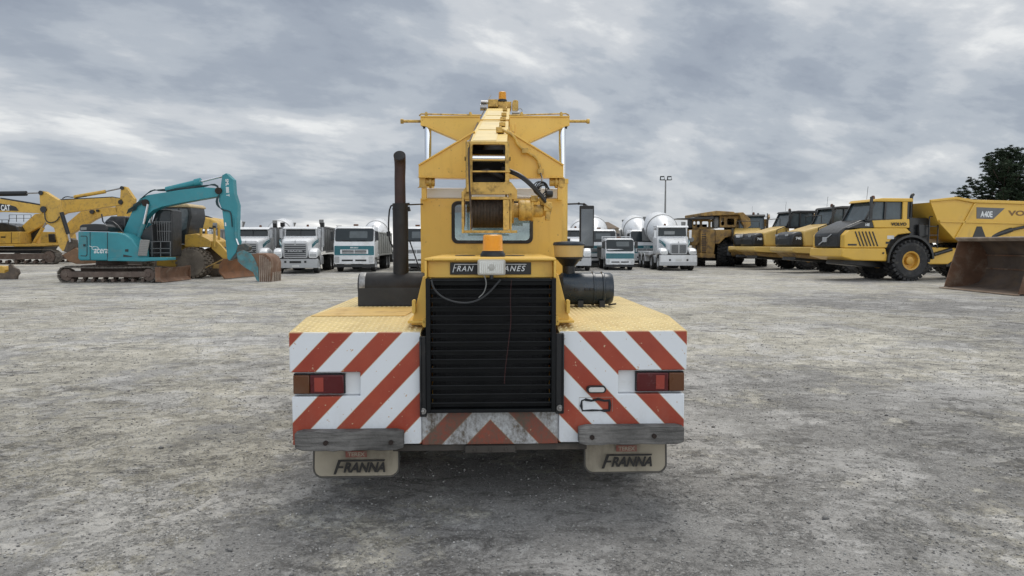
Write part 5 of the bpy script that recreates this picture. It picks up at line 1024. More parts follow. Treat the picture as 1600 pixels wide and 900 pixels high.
def drum(t, y0, m, z=1.35, L=5.4, r=1.08):
    ax = Vector((0, cos(R(13)), sin(R(13)))); o = Vector((0, y0, z + .85)); k = MB()
    k.lathe([(.35, -.1), (.40, 0), (r * .86, .9), (r, 1.6), (r, 2.5), (r * .9, 3.4), (r * .62, 4.6), (r * .45, L), (r * .40, L + .02)], o, ax, 40)
    d = k.build('mixer_drum', m, t, ang=25)
    k = MB(); k.lathe([(r * 1.003, 1.58), (r * 1.02, 1.6), (r * 1.02, 1.75), (r * 1.003, 1.77)], o, ax, 40); k.build('drum_ring', GRS, d)
    k = MB(); k.box(-.5, .5, y0 - .25, y0 + .15, 1.1, z + .75); k.box(-.9, .9, y0 + 4.2, y0 + 4.4, 1.05, z + 1.4); k.prism([(-.35, 3.2), (.35, 3.2), (.55, 3.75), (-.55, 3.75)], y0 + 5.5, y0 + 6.1); k.bar((.0, y0 + 5.9, 2.6), (.6, y0 + 6.9, 1.6), .4, .08); k.build('drum_frame', GRS, t, bev=.02)
    return d
def stack(t, x, y, z0, z1, capm=SBLK):
    k = MB(); k.cyl((x, y, z0), (x, y, z1 - .25), .075, seg=14); k.cyl((x, y, z0 + .1), (x, y, z0 + 1.0), .105, seg=14); o = k.build('exhaust_stack', CHR if capm is not SBLK else SIL, t)
    k = MB(); k.prism([(y - .13, z1 - .28), (y + .13, z1 - .32), (y + .16, z1), (y - .2, z1 - .02)], x - .12, x + .12, 'x'); k.build('intake_cap', capm, o, bev=.03)
def conv(label, K, body, group, band=True, plate=True):
    """bonneted truck; K switches between the broad-grille and the sloping-nose kind"""
    t = thing('tipper_truck' if body == 'tip' else 'mixer_truck', label, 'truck', group=group)
    bw = 2.36 if K else 2.48; mb = WCB if K else SIL
    k = MB(); k.loft([rr3(0, bw * .97, .34, .99 if K else .83, -.02, .05), rr3(0, bw, .32, 1.0 if K else .85, .05, .05), rr3(0, bw, .32, 1.0 if K else .85, .25, .05)]); bu = k.build('bumper', mb, t, ang=30)
    if K:
        k = MB(); k.box(-bw / 2 + .04, bw / 2 - .04, -.03, -.021, .34, .56); k.build('bumper_trim', SIL, bu)
        k = MB(); k.box(-bw / 2, bw / 2, .02, .2, 1.001, 1.02); k.build('bumper_top', SBLK, bu)
    k = MB(); k.box(-.2, .2, -.035, -.021, .62 if K else .38, .76 if K else .50); k.build('number_plate', mat('plate_white', (.6, .6, .58), .5), bu)
    k = MB()
    for x in (-.55, .55): k.box(x - .06, x + .06, -.03, -.021, .62, .74)
    if not K: k.box(-.32, .32, -.03, -.021, .60, .73)
    k.build('bumper_opening', SBLK, bu)
    gw, g0, g1 = (1.06, 1.04, 1.72) if K else (1.32, .89, 1.76)
    k = MB(); k.loft([rr3(0, gw, g0, g1, .0, .07), rr3(0, gw, g0, g1, .2, .07)]); gr = k.build('grille', SIL, t, bev=.02)
    k = MB(); k.prism(rrect(-gw / 2 + .07, gw / 2 - .07, g0 + .07, g1 - .09, .04), -.012, -.001); k.build('grille_mesh', mat('grille_dark', (.06, .065, .07), .4, metal=.3), gr)
    k = MB()
    if K:
        k.box(-.03, .03, -.02, -.013, g0 + .07, g1 - .09)
        for i in range(14): x = -gw / 2 + .1 + (gw - .2) * i / 13; k.box(x, x + .012, -.018, -.013, g0 + .08, g1 - .1)
    else:
        for i in range(6): z = g0 + .12 + i * .115; k.box(-gw / 2 + .08, gw / 2 - .08, -.022, -.013, z, z + .035)
    k.build('grille_bars', SIL, gr)
    if not K:
        k = MB(); k.box(-.52, .52, -.034, -.023, 1.22, 1.36); k.build('name_bar', mat('grille_dark', (.06, .065, .07), .4), gr)
        text('MACK', .085, SIL, gr, (0, -.037, 1.29), bold=.006, width=.85)
        k = MB(); k.prism([(-.10, g1 - .06), (0, g1 - .14), (.10, g1 - .06), (.06, g1 + .0), (-.06, g1 + .0)], -.03, -.013); k.build('emblem', SIL, gr, bev=.01)
    k = MB(); k.prism([(-.035, g1 + .02), (.035, g1 + .02), (.02, g1 + .14), (-.02, g1 + .14)], .03, .07); k.build('hood_ornament', SIL, t, bev=.01)
    # hood, fenders, lamps
    hz = 2.13 if K else 2.1; k = MB()
    if K: k.loft([rr3(0, gw + .06, 1.03, g1 + .05, .1, .12), rr3(0, gw + .3, 1.03, g1 + .16, .5, .2), rr3(0, 1.75, 1.03, hz + .02, 1.75, .2), rr3(0, 1.85, 1.03, hz + .04, 1.9, .16)])
    else: k.loft([rr3(0, gw + .06, .95, g1 + .10, .1, .14), rr3(0, gw + .36, .95, g1 + .24, .5, .22), rr3(0, 1.9, .95, hz, 1.6, .22), rr3(0, 1.92, .95, hz, 1.8, .2)])
    k.build('hood', WCB, t, ang=40)
    for s in (-1, 1):
        fx = s * (bw / 2 - .27); k = MB(); ft = 1.42 if not K else 1.40
        k.loft([rr3(fx, .46, .90 if not K else 1.03, ft - .18, .02, .08), rr3(fx, .52, .90 if not K else 1.03, ft, .22, .14), rr3(fx, .54, 1.02, ft + .05, .7, .14), rr3(fx, .54, 1.02, ft - .05, 1.3, .14), rr3(fx, .48, .8, ft - .4, 1.6, .1)])
        f = k.build('fender', WCB, t, ang=40)
        k = MB(); k.prism(rrect(fx - .18, fx + .2, .97 if not K else 1.08, 1.13 if not K else 1.24, .03), -.005, .02); k.build('headlight', HLT, f)
        if band:
            k = MB(); yb = .55
            for dz in (0, .1): k.bar((s * (gw / 2 + .20), yb, 1.52 + dz), (s * (gw / 2 + .34), yb + .25, 1.72 + dz), .05, .05); k.bar((s * (gw / 2 + .34), yb + .25, 1.72 + dz), (s * (gw / 2 + .42), 1.4, 1.84 + dz), .05, .05)
            k.build('teal_stripe', TEALT, t)
        wheelset(t, .95, .51, .30, (s * (bw / 2 - .20),), SIL)
    # cab
    cw = 1.92 if not K else 2.02; zr = 2.72 if not K else 2.90; zw = hz + .06
    k = MB(); k.loft([rr3(0, cw, 1.0, zw - .02, 1.75, .08), rr3(0, cw, 1.0, zw + .0, 1.8, .08), rr3(0, cw, 1.0, zw, 3.1, .08)]); k.loft([rr3(0, cw - .04, zw - .03, zr - .12, 1.95, .05), rr3(0, cw - .02, zw - .03, zr - .04, 2.2, .05), rr3(0, cw - .02, zw - .03, zr - .04, 3.1, .05)]); cb = k.build('cab', WCB, t, ang=40)
    k = MB(); k.prism([(1.72, zr - .15), (1.72, zr - .10), (1.95, zr), (3.1, zr + .02), (3.1, zr - .05), (1.95, zr - .09)], -cw / 2 - .02, cw / 2 + .02, 'x'); k.build('sun_visor', WCB, cb, bev=.02)
    k = MB(); k.add([(-cw / 2 + .1, 1.84, zw + .02), (cw / 2 - .1, 1.84, zw + .02), (cw / 2 - .12, 1.925, zr - .17), (-cw / 2 + .12, 1.925, zr - .17), (-cw / 2 + .1, 1.90, zw + .02), (cw / 2 - .1, 1.90, zw + .02), (cw / 2 - .12, 1.95, zr - .17), (-cw / 2 + .12, 1.95, zr - .17)], [(0, 1, 2, 3), (7, 6, 5, 4), (0, 4, 5, 1), (1, 5, 6, 2), (2, 6, 7, 3), (3, 7, 4, 0)]); ws = k.build('windscreen', DGLS, cb)
    k = MB(); k.box(-.015, .015, 1.83, 1.845, zw + .02, zr - .17) if not K else k.prism(rrect(-.55, .15, zw + .12, zw + .34, .04), 1.828, 1.836); k.build('windscreen_divider' if not K else 'screen_reflection', SBLK if not K else mat('dim_reflection', (.22, .23, .23), .3), cb)  # pale patch on the sloping-nose truck's screen is a painted reflection
    k = MB()
    for s in (-1, 1): k.box(s * (cw / 2 - .012), s * (cw / 2 + .004), 2.15, 2.8, zw + .05, zr - .16)
    k.build('side_glass', DGLS, cb)
    for s in (-1, 1):
        k = MB(); k.box(s * (cw / 2 + .14) - .08, s * (cw / 2 + .14) + .08, 1.7, 1.78, zw - .12, zw + .40); k.bar((s * cw / 2, 1.9, zw + .3), (s * (cw / 2 + .14), 1.76, zw + .3), .03); k.build('mirror', SIL if not K else WCB, t, bev=.02)
        if not K: stack(t, s * (cw / 2 + .2), 2.6, 1.5, 3.0)
        if s > 0: stack(t, s * (cw / 2 + .05), 3.3, 1.2, 3.2, GRS)
        k = MB(); k.box(s * .75, s * 1.15, 2.0, 3.0, .45, .95); k.build('fuel_tank', SIL, t, bev=.06)
    k = MB(); k.lathe([(.07, 0), (.075, .05), (.06, .12), (0, .13)], (.35 if not K else -.4, 2.3, zr + .01), (0, 0, 1), 12); k.build('beacon', AMBD, t)
    k = MB(); k.box(-.42, .42, .3, 9.0, .62, .92); k.build('chassis', SBLK, t, bev=.02)
    if body == 'tip':
        tipper(t, 3.5, 8.6, 2.4, 1.25, 2.75 if not K else 2.6, GRB)
        for y in (6.0, 7.3): wheelset(t, y, .51, .55, (-.95, .95), SIL)
    else:
        k = MB(); k.box(-1.22, 1.22, 3.4, 8.6, .92, 1.18); k.build('mixer_deck', WCB, t, bev=.03)
        drum(t, 3.45, WCB, 1.45)
        for y in (2.6, 5.4, 6.7): wheelset(t, y, .51, .5, (-1.0, 1.0), SIL)
        for s in (-1, 1):
            for y in (5.4, 6.7):
                k = MB(); k.prism([(y + .62 * cos(R(a)), .5 + .62 * sin(R(a))) for a in range(0, 181, 20)] + [(y + .58 * cos(R(a)), .5 + .58 * sin(R(a))) for a in range(180, -1, -20)], s * .72, s * 1.24, 'x'); k.build('mudguard', WCB, t)
    return t
def cabover(label, w, zr, body, group, teal=True, small=False, word='ISUZU', y=None):
    t = thing('tipper_truck' if body == 'tip' else 'mixer_truck', label, 'truck', group=group); S = w / 2.43
    H = lambda z: z * zr / 2.78
    k = MB(); k.loft([rr3(0, w * .97, H(.50), H(1.03), .0, .08), rr3(0, w, H(.50), H(1.8), .03, .1), rr3(0, w, H(.6), H(1.9), .1, .1), rr3(0, w * .985, H(.8), H(2.62), .28, .1), rr3(0, w * .97, H(.8), H(2.76), .5, .12), rr3(0, w * .97, H(.8), H(2.78), 1.9, .12)]); cb = k.build('cab', WCB, t, ang=40)
    # sloping front: windscreen plate lies on it
    def fy(z): return -.005 if z < 1.03 else (.0 + .03 * (z - 1.03) / .77 if z < 1.8 else .03 + .25 * (z - 1.8) / .82)
    def strip(name, m, x0, x1, z0, z1, off=.012, par=cb, r=.05):
        k = MB(); P = rrect(x0, x1, z0, z1, r, 3); n = len(P)
        vs = [(x, fy(z) - off, H(z)) for x, z in P] + [(x, fy(z) + .03, H(z)) for x, z in P]
        k.add(vs, [list(range(n)), list(range(2 * n - 1, n - 1, -1))] + [(i, (i + 1) % n, n + (i + 1) % n, n + i) for i in range(n)]); return k.build(name, m, par)
    wz = 1.62 if small else 1.84
    strip('screen_surround', SBLK, -w * .47, w * .47, wz, 2.64, .008, r=.12); strip('windscreen', DGLS, -w * .455, w * .455, wz + .04, 2.60, .014, r=.12)
    strip('screen_glare', mat('hazy_glass', (.085, .10, .105), .1), -w * .12, w * .32, 2.05, 2.46, .018)  # lighter patch: reflection put into the windscreen colour
    strip('colour_band', TEALT if teal else WCB, -w * .485, w * .485, 1.02 if not small else .80, 1.58 if not small else 1.46, .010)
    if word: text(word, .075 * S, LTXT, cb, (0, fy(1.5) - .02, H(1.47)), bold=.004, width=.46 * S)
    if not small: strip('grille', WCB, -w * .34, w * .34, 1.10, 1.36, .03, r=.03)
    k = MB()
    for z in ((1.13, 1.18), (1.22, 1.27), (1.30, 1.33)): k.box(-w * .30, -.02, -.045, -.0301, H(z[0]), H(z[1])); k.box(.02, w * .30, -.045, -.0301, H(z[0]), H(z[1]))
    small or k.build('grille_slots', SBLK, cb)
    k = MB(); k.loft([rr3(0, w * .97, H(.5), H(.98), -.10, .06), rr3(0, w * 1.0, H(.48), H(1.0), -.02, .06), rr3(0, w * 1.0, H(.48), H(1.0), .15, .06)]); bu = k.build('bumper', WCB, t, ang=30)
    k = MB()
    for x0, x1 in ((-w * .30, -w * .03), (w * .03, w * .30)): k.box(x0, x1, -.11, -.101, H(.66), H(.76))
    k.build('bumper_slots', SBLK, bu)
    for s in (-1, 1):
        k = MB(); k.prism(rrect(min(s * w * .36, s * w * .47), max(s * w * .36, s * w * .47), H(.58), H(.94), .03), -.115, -.10); k.build('headlight', HLT, bu)
        k = MB(); k.box(s * (w / 2 + .03), s * (w / 2 + .22), .1, .18, H(1.9), H(2.45)); k.bar((s * w * .47, .25, H(2.5)), (s * (w / 2 + .12), .15, H(2.44)), .03); k.build('mirror', SBLK, t, bev=.03)
        k = MB(); k.box(s * (w / 2 - .02), s * (w / 2 + .006), .55, 1.35, H(1.85), H(2.5)); k.build('side_glass', DGLS, cb)
        k = MB(); k.bar((s * w * .44, .15, H(2.78)), (s * w * .44, 1.8, H(2.82)), .03); k.build('roof_rail', SBLK, cb)
    k = MB(); k.box(-w * .5, w * .5, -.06, .3, H(.28), H(.46)); k.build('under_bar', SBLK, t, bev=.02)
    k = MB(); k.box(-.14, .14, .7, .85, H(2.79), H(2.90)); k.build('beacon', AMBD, t, bev=.02)
    k = MB(); k.bar((-.7, fy(1.9) - .03, H(1.9)), (-.15, fy(1.87) - .03, H(1.93)), .02); k.bar((.1, fy(1.9) - .03, H(1.9)), (.7, fy(1.87) - .03, H(1.93)), .02); k.build('wipers', SBLK, cb)
    r = .50 * S ** .8; k = MB(); LL = 5.2 if small else 9.0; k.box(-.40, .40, .3, LL, H(.60), H(.88)); k.build('chassis', SBLK, t, bev=.02)
    wheelset(t, 1.0, r, .3, (-w * .42, w * .42), SIL)
    if body == 'tip':
        tipper(t, 2.15, LL - .2, w * .98, H(1.05), H(2.45) if not small else H(2.0), mat('tipper_cream', (.40, .40, .37), .55, var=.15, dirt=(.2, .18, .15), dirt_amt=.3) if not small else GRS)
        for y in ((6.2, 7.5) if not small else (4.0,)): wheelset(t, y, r, .5 * S, (-w * .39, w * .39), SIL)
        if small:
            k = MB(); 
            for s in (-1, 1): k.bar((s * w * .5, 2.1, H(.9)), (s * w * .5, 2.1, H(2.95)), .05)
            k.bar((-w * .5, 2.1, H(2.9)), (w * .5, 2.1, H(2.9)), .05); k.build('head_rack', WCB, t)
    else:
        k = MB(); k.box(-1.2, 1.2, 2.2, 8.6, .95, 1.15); k.build('mixer_deck', GRS, t, bev=.03)
        drum(t, 2.5, WCB, 1.5)
        for y in (2.4, 6.2, 7.5): wheelset(t, y, .5, .5, (-.98, .98), SIL)
    return t
def put(t, px, Y, rz=0.0): t.location = (W(px, 430, Y)[0], Y, 0); t.rotation_euler = (0, 0, R(rz)); return t
GT = 'white trucks parked in the row across the yard'
mack = put(conv('white tipper', False, 'tip', GT), 462, 40.0, 7)
mack['label'] = 'white bonneted tipper with silver bumper and grille, right of the teal excavator bucket'
copy_tree(mack, None, (W(385, 430, 41.3)[0], 41.3, 0), R(7), 'white bonneted tipper truck half hidden behind the teal excavator arm')
copy_tree(mack, None, (W(292, 430, 47.0)[0], 47.0, 0), R(8), 'white bonneted truck showing only its cab behind the yellow compactor')
copy_tree(mack, None, (W(893, 430, 44)[0], 44, 0), R(-2), 'white bonneted truck behind the crane mirror and air cleaner')
isu = put(cabover('white flat-fronted tipper with teal band, left of the crane exhaust stack', 2.43, 2.78, 'tip', GT), 554, 42.4, 3)
i2 = put(cabover('white flat-fronted truck visible between the exhaust stack and the crane cab', 2.43, 2.78, 'tip', GT, teal=False), 651, 43.5, 1)
isus = put(cabover('small white flat-fronted truck with teal nose, beside the crane air cleaner', 1.86, 2.08, 'tip', GT, small=True, word=''), 968.5, 45.4, -1)
ken = put(conv('white bonneted mixer truck with big white drum and sloping nose, below the light pole', True, 'mix', GT), 1060, 44.4, 0)
mixo = put(cabover('white mixer truck with teal band squeezed left of the big drum', 2.43, 2.78, 'mix', GT), 1010, 52, 0)
for px, Y, rz, lb in ((420, 60, 5, 'white mixer truck behind the row, its drum showing left of the silver-bumper tipper'), (577, 60, 2, 'white mixer truck behind the row, its drum showing right of the teal banded tipper'),
                      (330, 57, 6, 'white mixer truck far behind the teal excavator arm'), (915, 60, -1, 'white mixer truck far behind, its drum peeping left of the crane mirror'), (937, 51, 0, 'white flat-fronted mixer truck behind the small teal-nosed truck')):
    copy_tree(mixo, None, (W(px, 430, Y)[0], Y, 0), R(rz), lb)

# ---- articulated haulers (local +x forward, +y is the side seen)
def adt(label, V, group):
    t = thing('articulated_hauler', label, 'dump truck', group=group); Yl = VYEL if V else CYEL; D = 'x'
    def P(name, m, pts, y0, y1, par=None, bev=.03, z=None): k = MB(); k.prism(pts, -y1, -y0); k.v = [(x, -y, z) for x, y, z in k.v]; return k.build(name, m, par or t, bev=bev)
    # front wheels
    rim = mat('rim_yellow', (.55, .30, .04), .5, var=.15, dirt=(.25, .17, .1), dirt_amt=.3)
    for s in (-1, 1): wheel(t, (0, s * 1.17, .93), .93, .74, 'y', rim, .07, 26, s, .46)
    for x in (-4.5, -6.3):
        for s in (-1, 1): wheel(t, (x, s * 1.17, .93), .93, .74, 'y', rim, .07, 26, s, .46)
    n = 3.35 if V else 3.75
    P('front_frame', SBLK, [(n - .5, .75), (n - .6, 1.1), (-.9, 1.1), (-.9, .6), (1.2, .6)], -.7, .7)
    if V:
        P('bumper_band', Yl, [(n, 1.50), (n + .05, 1.12), (n - .6, .95), (.95, .90), (1.15, 1.25), (1.22, 1.50)], -1.22, 1.40, bev=.05)
        sp = P('side_panel', Yl, [(n - .12, 1.51), (n - .12, 2.1), (n - .35, 2.32), (2.4, 2.40), (.9, 2.42), (.15, 2.42), (-.1, 2.2), (.55, 2.12), (.95, 1.85), (1.12, 1.51)], 1.0, 1.33, bev=.04)
        P('side_panel', Yl, [(n - .12, 1.51), (n - .12, 2.1), (n - .35, 2.32), (2.4, 2.40), (.15, 2.42), (-.1, 2.2), (.55, 2.12), (.95, 1.85), (1.12, 1.51)], -1.2, -1.0, bev=.04)
        hd = P('hood', SBLK, [(n - .06, 1.51), (n - .02, 2.15), (n - .3, 2.42), (2.2, 2.78), (1.55, 2.90), (1.4, 2.5), (1.4, 1.51)], -.99, .99, bev=.10)
        k = MB(); k.bar((n + .0, -.5, 1.66), (n + .0, .5, 2.14), .02, .05); k.prism(rrect(-.16, .16, 1.78, 2.02, .05), n - .02, n + .03, 'x'); k.build('nose_emblem', SIL, hd)
        P('hood_top_panel', SBLK, [(n - .35, 2.42), (2.3, 2.70), (1.85, 2.72), (1.75, 2.44), (2.4, 2.41)], 1.0, 1.30, bev=.02)
        k = MB()
        for i in range(6):
            x0 = 2.55 - i * .17; k.bar((x0 + .10, 1.345, 2.24 - .0), (x0 - .14, 1.345, 1.62), .055, .03) if False else k.bar((x0 + .16, 1.34, 2.26), (x0 - .12, 1.34, 1.60), .03, .05)
        k.build('vent_slots', SBLK, sp)
        k = MB(); k.prism([(x, z) for x, z in rrect(.78, 1.12, 1.92, 2.08, .02)], -1.342, -1.335); k.v = [(x, -y, z) for x, y, z in k.v]; k.build('notice', mat('plate_white', (.6, .6, .58), .5), sp)
        k = MB(); k.box(2.62, 3.05, 1.33, 1.34, 1.62, 1.70); k.box(.98, 1.18, 1.33, 1.345, 1.70, 1.80); k.build('latch_slot', SBLK, sp)
        text('VOLVO', .13, DTXT, t, (.55, 1.336, 2.60), rot=(pi / 2, 0, pi), bold=.008, width=.78)
        text('A40E', .12, LTXT, t, (2.1, 1.305, 2.57), rot=(pi / 2, 0, pi), bold=.006, width=.22)
        P('cab_base', Yl, [(1.75, 2.43), (1.85, 2.76), (.0, 2.84), (-.02, 2.43)], 0.4, 1.30, bev=.03)
        for x in (1.35, .8):
            k = MB(); k.cyl((x, 1.4, 1.28), (x, 1.45, 1.28), .04); k.build('step_lamp', SBLK, t)
    else:
        P('bumper_band', Yl, [(n, 1.52), (n + .05, 1.28), (n - .2, 1.18), (1.2, 1.05), (1.2, 1.52)], -1.2, 1.35, bev=.05)
        P('under_guard', OYEL, [(n - .25, 1.17), (n - .6, .9), (1.3, .75), (1.2, 1.04)], -1.0, 1.1, bev=.05)
        nose = P('nose', SBLK, [(n - .08, 1.53), (n - .06, 2.12), (n - .25, 2.36), (2.95, 2.44), (2.85, 1.53)], -.85, 1.0, bev=.16)
        P('hood', Yl, [(2.96, 2.43), (1.35, 2.88), (1.1, 2.88), (1.1, 1.53), (2.84, 1.53)], -.86, 1.02, bev=.12)
        text('740', .14, LTXT, nose, (3.22, 1.006, 2.02), rot=(pi / 2, 0, pi), bold=.008, width=.34)
        for s in (-.55, .55):
            k = MB(); k.prism(rrect(s - .14, s + .14, 2.15, 2.27, .03), n - .07, n - .03, 'x'); k.build('headlight', HLT, nose)
        k = MB()
        for x in (2.2, 1.55): k.bar((x, 1.33, 1.3), (x, 1.33, 2.6), .045)
        k.bar((2.2, 1.33, 2.6), (1.3, 1.33, 2.95), .045); k.bar((2.2, 1.33, 2.0), (1.55, 1.33, 2.0), .04); k.bar((2.2, 1.33, 1.55), (1.55, 1.33, 1.55), .06); k.build('handrail', SBLK, t)
        k = MB(); k.tube([(1.75, .9, 2.9), (1.75, .9, 3.35), (1.75, -.7, 3.35), (1.75, -.7, 2.9)], .025, 6); k.build('guard_rail', SBLK, t)
    # fender arch over the near wheel
    for s in (-1, 1):
        k = MB(); A = [(1.18 * cos(R(a)), .93 + 1.18 * sin(R(a))) for a in range(-5, 178, 12)]; B_ = [(1.08 * cos(R(a)), .93 + 1.08 * sin(R(a))) for a in range(177, -6, -12)]
        k.prism(A + B_, s * .75, s * 1.5, 'y'); k.build('wheel_arch', SBLK, t)
    # cab with real glass panes
    c0, c1 = (.0, 2.15) if V else (-.45, 1.5); zb_, zt_ = 2.78, 3.72 if V else 3.82
    k = MB(); y0, y1 = -.5, 1.22
    k.prism([(c0 + .05, zb_), (c1 - .05, zb_), (c1 - .50, zt_ - .1), (c0 + .05, zt_ - .1)], -y1 + .04, -y0 - .04); k.v = [(x, -y, z) for x, y, z in k.v]; cb = k.build('cab_windows', mat('hauler_glass', (.055, .075, .085), .09, var=.3, scale=2, spec=.5), t, bev=.02)
    for py in (y1 - .04, y0 - .02):
        k = MB()
        for a, b in (((c1, zb_), (c1 - .48, zt_ - .08)), ((c1 - .95, zb_), (c1 - .98, zt_ - .08)), ((c0 + .04, zb_), (c0 + .04, zt_ - .08))): k.bar((a[0], py + .03, a[1]), (b[0], py + .03, b[1]), .07, .09)
        k.bar((c0, py + .03, zb_), (c1, py + .03, zb_), .07, .08); k.build('cab_frame', SBLK, cb)
    if V:
        k = MB(); k.box(c0 + .10, c0 + .34, y1 - .03, y1 + .06, 2.45, zt_ - .05); k.build('rear_pillar', Yl, cb, bev=.03)
    P('cab_roof', Yl if V else SBLK, [(c1 - .30, zt_ - .10), (c1 - .42, zt_ + .02), (c1 - .8, zt_ + .06), (c0 - .12, zt_ + .06), (c0 - .15, zt_ - .10)], y0 - .08, y1 + .1, cb, bev=.04)
    k = MB(); k.lathe([(.09, 0), (.09, .06), (.07, .16), (0, .18)], (c0 + 1.3, .5, zt_ + .05), (0, 0, 1), 12); k.build('beacon', AMBD, t)
    k = MB(); k.bar((c0 + 1.55, .4, zt_ + .05), (c0 + 1.5, .4, zt_ + .65), .012); k.build('aerial', SBLK, t)
    k = MB(); k.bar((c1 - .1, 1.45, zb_ + .05), (c1 - .12, 1.45, zt_ + .1), .07, .12); k.bar((c1 - .2, 1.2, zt_ - .15), (c1 - .12, 1.45, zt_ - .15), .035); k.build('mirror', SBLK, t)
    k = MB(); k.tube([(c0 - .35, .9, 2.5), (c0 - .35, .9, 3.75), (c0 - .38, .88, 3.92), (c0 - .48, .85, 4.0)], .075, 10, smooth=1); k.build('exhaust_stack', SBLK, t)
    k = MB(); k.box(-1.15, -.15, -.6, 1.1, 1.7, 2.9); k.box(-1.0, -.5, 1.1, 1.3, 2.0, 2.6); k.build('engine_bay', SBLK, t, bev=.04)
    k = MB()
    for x in (-.9, -1.35): k.bar((x, 1.42, 1.5), (x, 1.42, 2.95), .04)
    for z in (2.95, 2.5, 2.1): k.bar((-.9, 1.42, z), (-1.35, 1.42, z), .04)
    k.build('ladder', SBLK, t)
    P('hitch', Yl, [(-1.1, 1.55), (-1.1, .75), (-2.2, .75), (-2.6, 1.0), (-2.6, 1.5)], -.6, 1.1, bev=.04)
    k = MB(); k.cyl((-1.4, 1.15, 1.2), (-2.3, 1.15, 1.45), .09); k.build('steering_ram', SBLK, t)
    P('rear_frame', SBLK, [(-2.5, 1.45), (-2.5, .6), (-7.0, .6), (-7.0, 1.45)], -.6, .6)
    # dump body: floor, sides with outward rake, sloping front plate
    W2 = 1.62
    prof = [(-.75, 3.62 if V else 3.72), (-2.0, 3.74 if V else 3.9), (-2.9, 3.60), (-8.3, 3.50), (-8.9, 2.9), (-7.6, 1.75), (-3.0, 1.75), (-2.0, 1.95), (-1.15, 2.75)]
    bd = P('dump_body', VYEL if V else OYEL, prof, W2 - .08, W2, bev=.02); P('dump_body_side', VYEL if V else OYEL, prof, -W2, -W2 + .08, bd, .02)
    k = MB(); k.box(-8.2, -3.0, -W2 + .081, W2 - .081, 1.76, 1.84); k.prism([(-.76, 3.58), (-1.14, 2.76), (-2.0, 1.96), (-3.0, 1.76), (-3.0, 1.86), (-2.06, 2.06), (-1.24, 2.80), (-.86, 3.58)], -W2 + .081, W2 - .081); k.build('dump_floor', VYEL if V else OYEL, bd)
    k = MB(); k.prism([(-.70, 3.60), (-2.0, 3.72 if V else 3.88), (-2.9, 3.58), (-8.3, 3.48), (-8.3, 3.62), (-2.9, 3.72), (-2.0, 3.84 if V else 4.0), (-.70, 3.70)], -W2 - .10, -W2 + .001); k.v = [(x, -y, z) for x, y, z in k.v]; k.build('body_rail', VYEL if V else OYEL, bd, bev=.02)
    for pts in ([(-2.95, 3.57), (-3.05, 3.57), (-2.15, 1.98), (-2.05, 1.98)], [(-1.2, 2.78), (-4.9, 2.70), (-8.6, 2.66), (-8.6, 2.60), (-4.9, 2.62), (-1.25, 2.68)]): P('body_rib', VYEL if V else OYEL, pts, W2 + .001, W2 + .06, bd, .01)
    if V:
        P('model_panel', mat('panel_grey', (.13, .135, .14), .5, var=.15), [(-3.10, 3.38), (-4.55, 3.34), (-3.98, 2.84), (-3.12, 2.86)], W2 + .001, W2 + .012, bd, 0)
        text('A40E', .26, LTXT, bd, (-3.62, W2 + .018, 3.06), rot=(pi / 2, 0, pi), bold=.012, width=.62)
        text('VOLVO', .22, mat('faded_letter', (.20, .11, .04), .6), bd, (-5.75, W2 + .006, 3.12), rot=(pi / 2, 0, pi), bold=.012, width=2.0)
        k = MB(); k.cyl((-3.6, 1.45, 1.9), (-4.9, 1.68, 2.35), .11); k.cyl((-4.9, 1.69, 2.35), (-6.2, 1.72, 2.62), .07); k.build('tipping_ram', SBLK, t)
        P('gusset_opening', SBLK, [(-3.4, 2.5), (-3.15, 2.5), (-2.9, 1.85), (-3.7, 1.85)], W2 + .001, W2 + .015, bd, 0)
    return t
GA = 'yellow haulers parked in line on the right'
def put2(t, px, Y, th, side=1.5):
    X = W(px, 430, Y)[0]; a = R(th); t.location = (X - sin(a) * side, Y + cos(a) * side, 0); t.rotation_euler = (0, 0, pi + a); return t
put2(adt('yellow articulated dump truck nearest on the right with diagonal vent slots and lettered body', True, GA), 1423, 32.2, 8)
cat = put2(adt('yellow articulated dump truck with black nose, directly behind the nearest one', False, GA), 1334, 40.7, 9)
def put3(px, Y, th, lb): X = W(px, 430, Y)[0]; a = R(th); return copy_tree(cat, None, (X - sin(a) * 1.5, Y + cos(a) * 1.5, 0), pi + a, lb)
put3(1263, 46.2, 9, 'yellow articulated dump truck with black nose, third back, beside the old quarry truck')
put3(1197, 53.0, 72, 'articulated dump truck whose black cab shows just right of the old quarry truck')

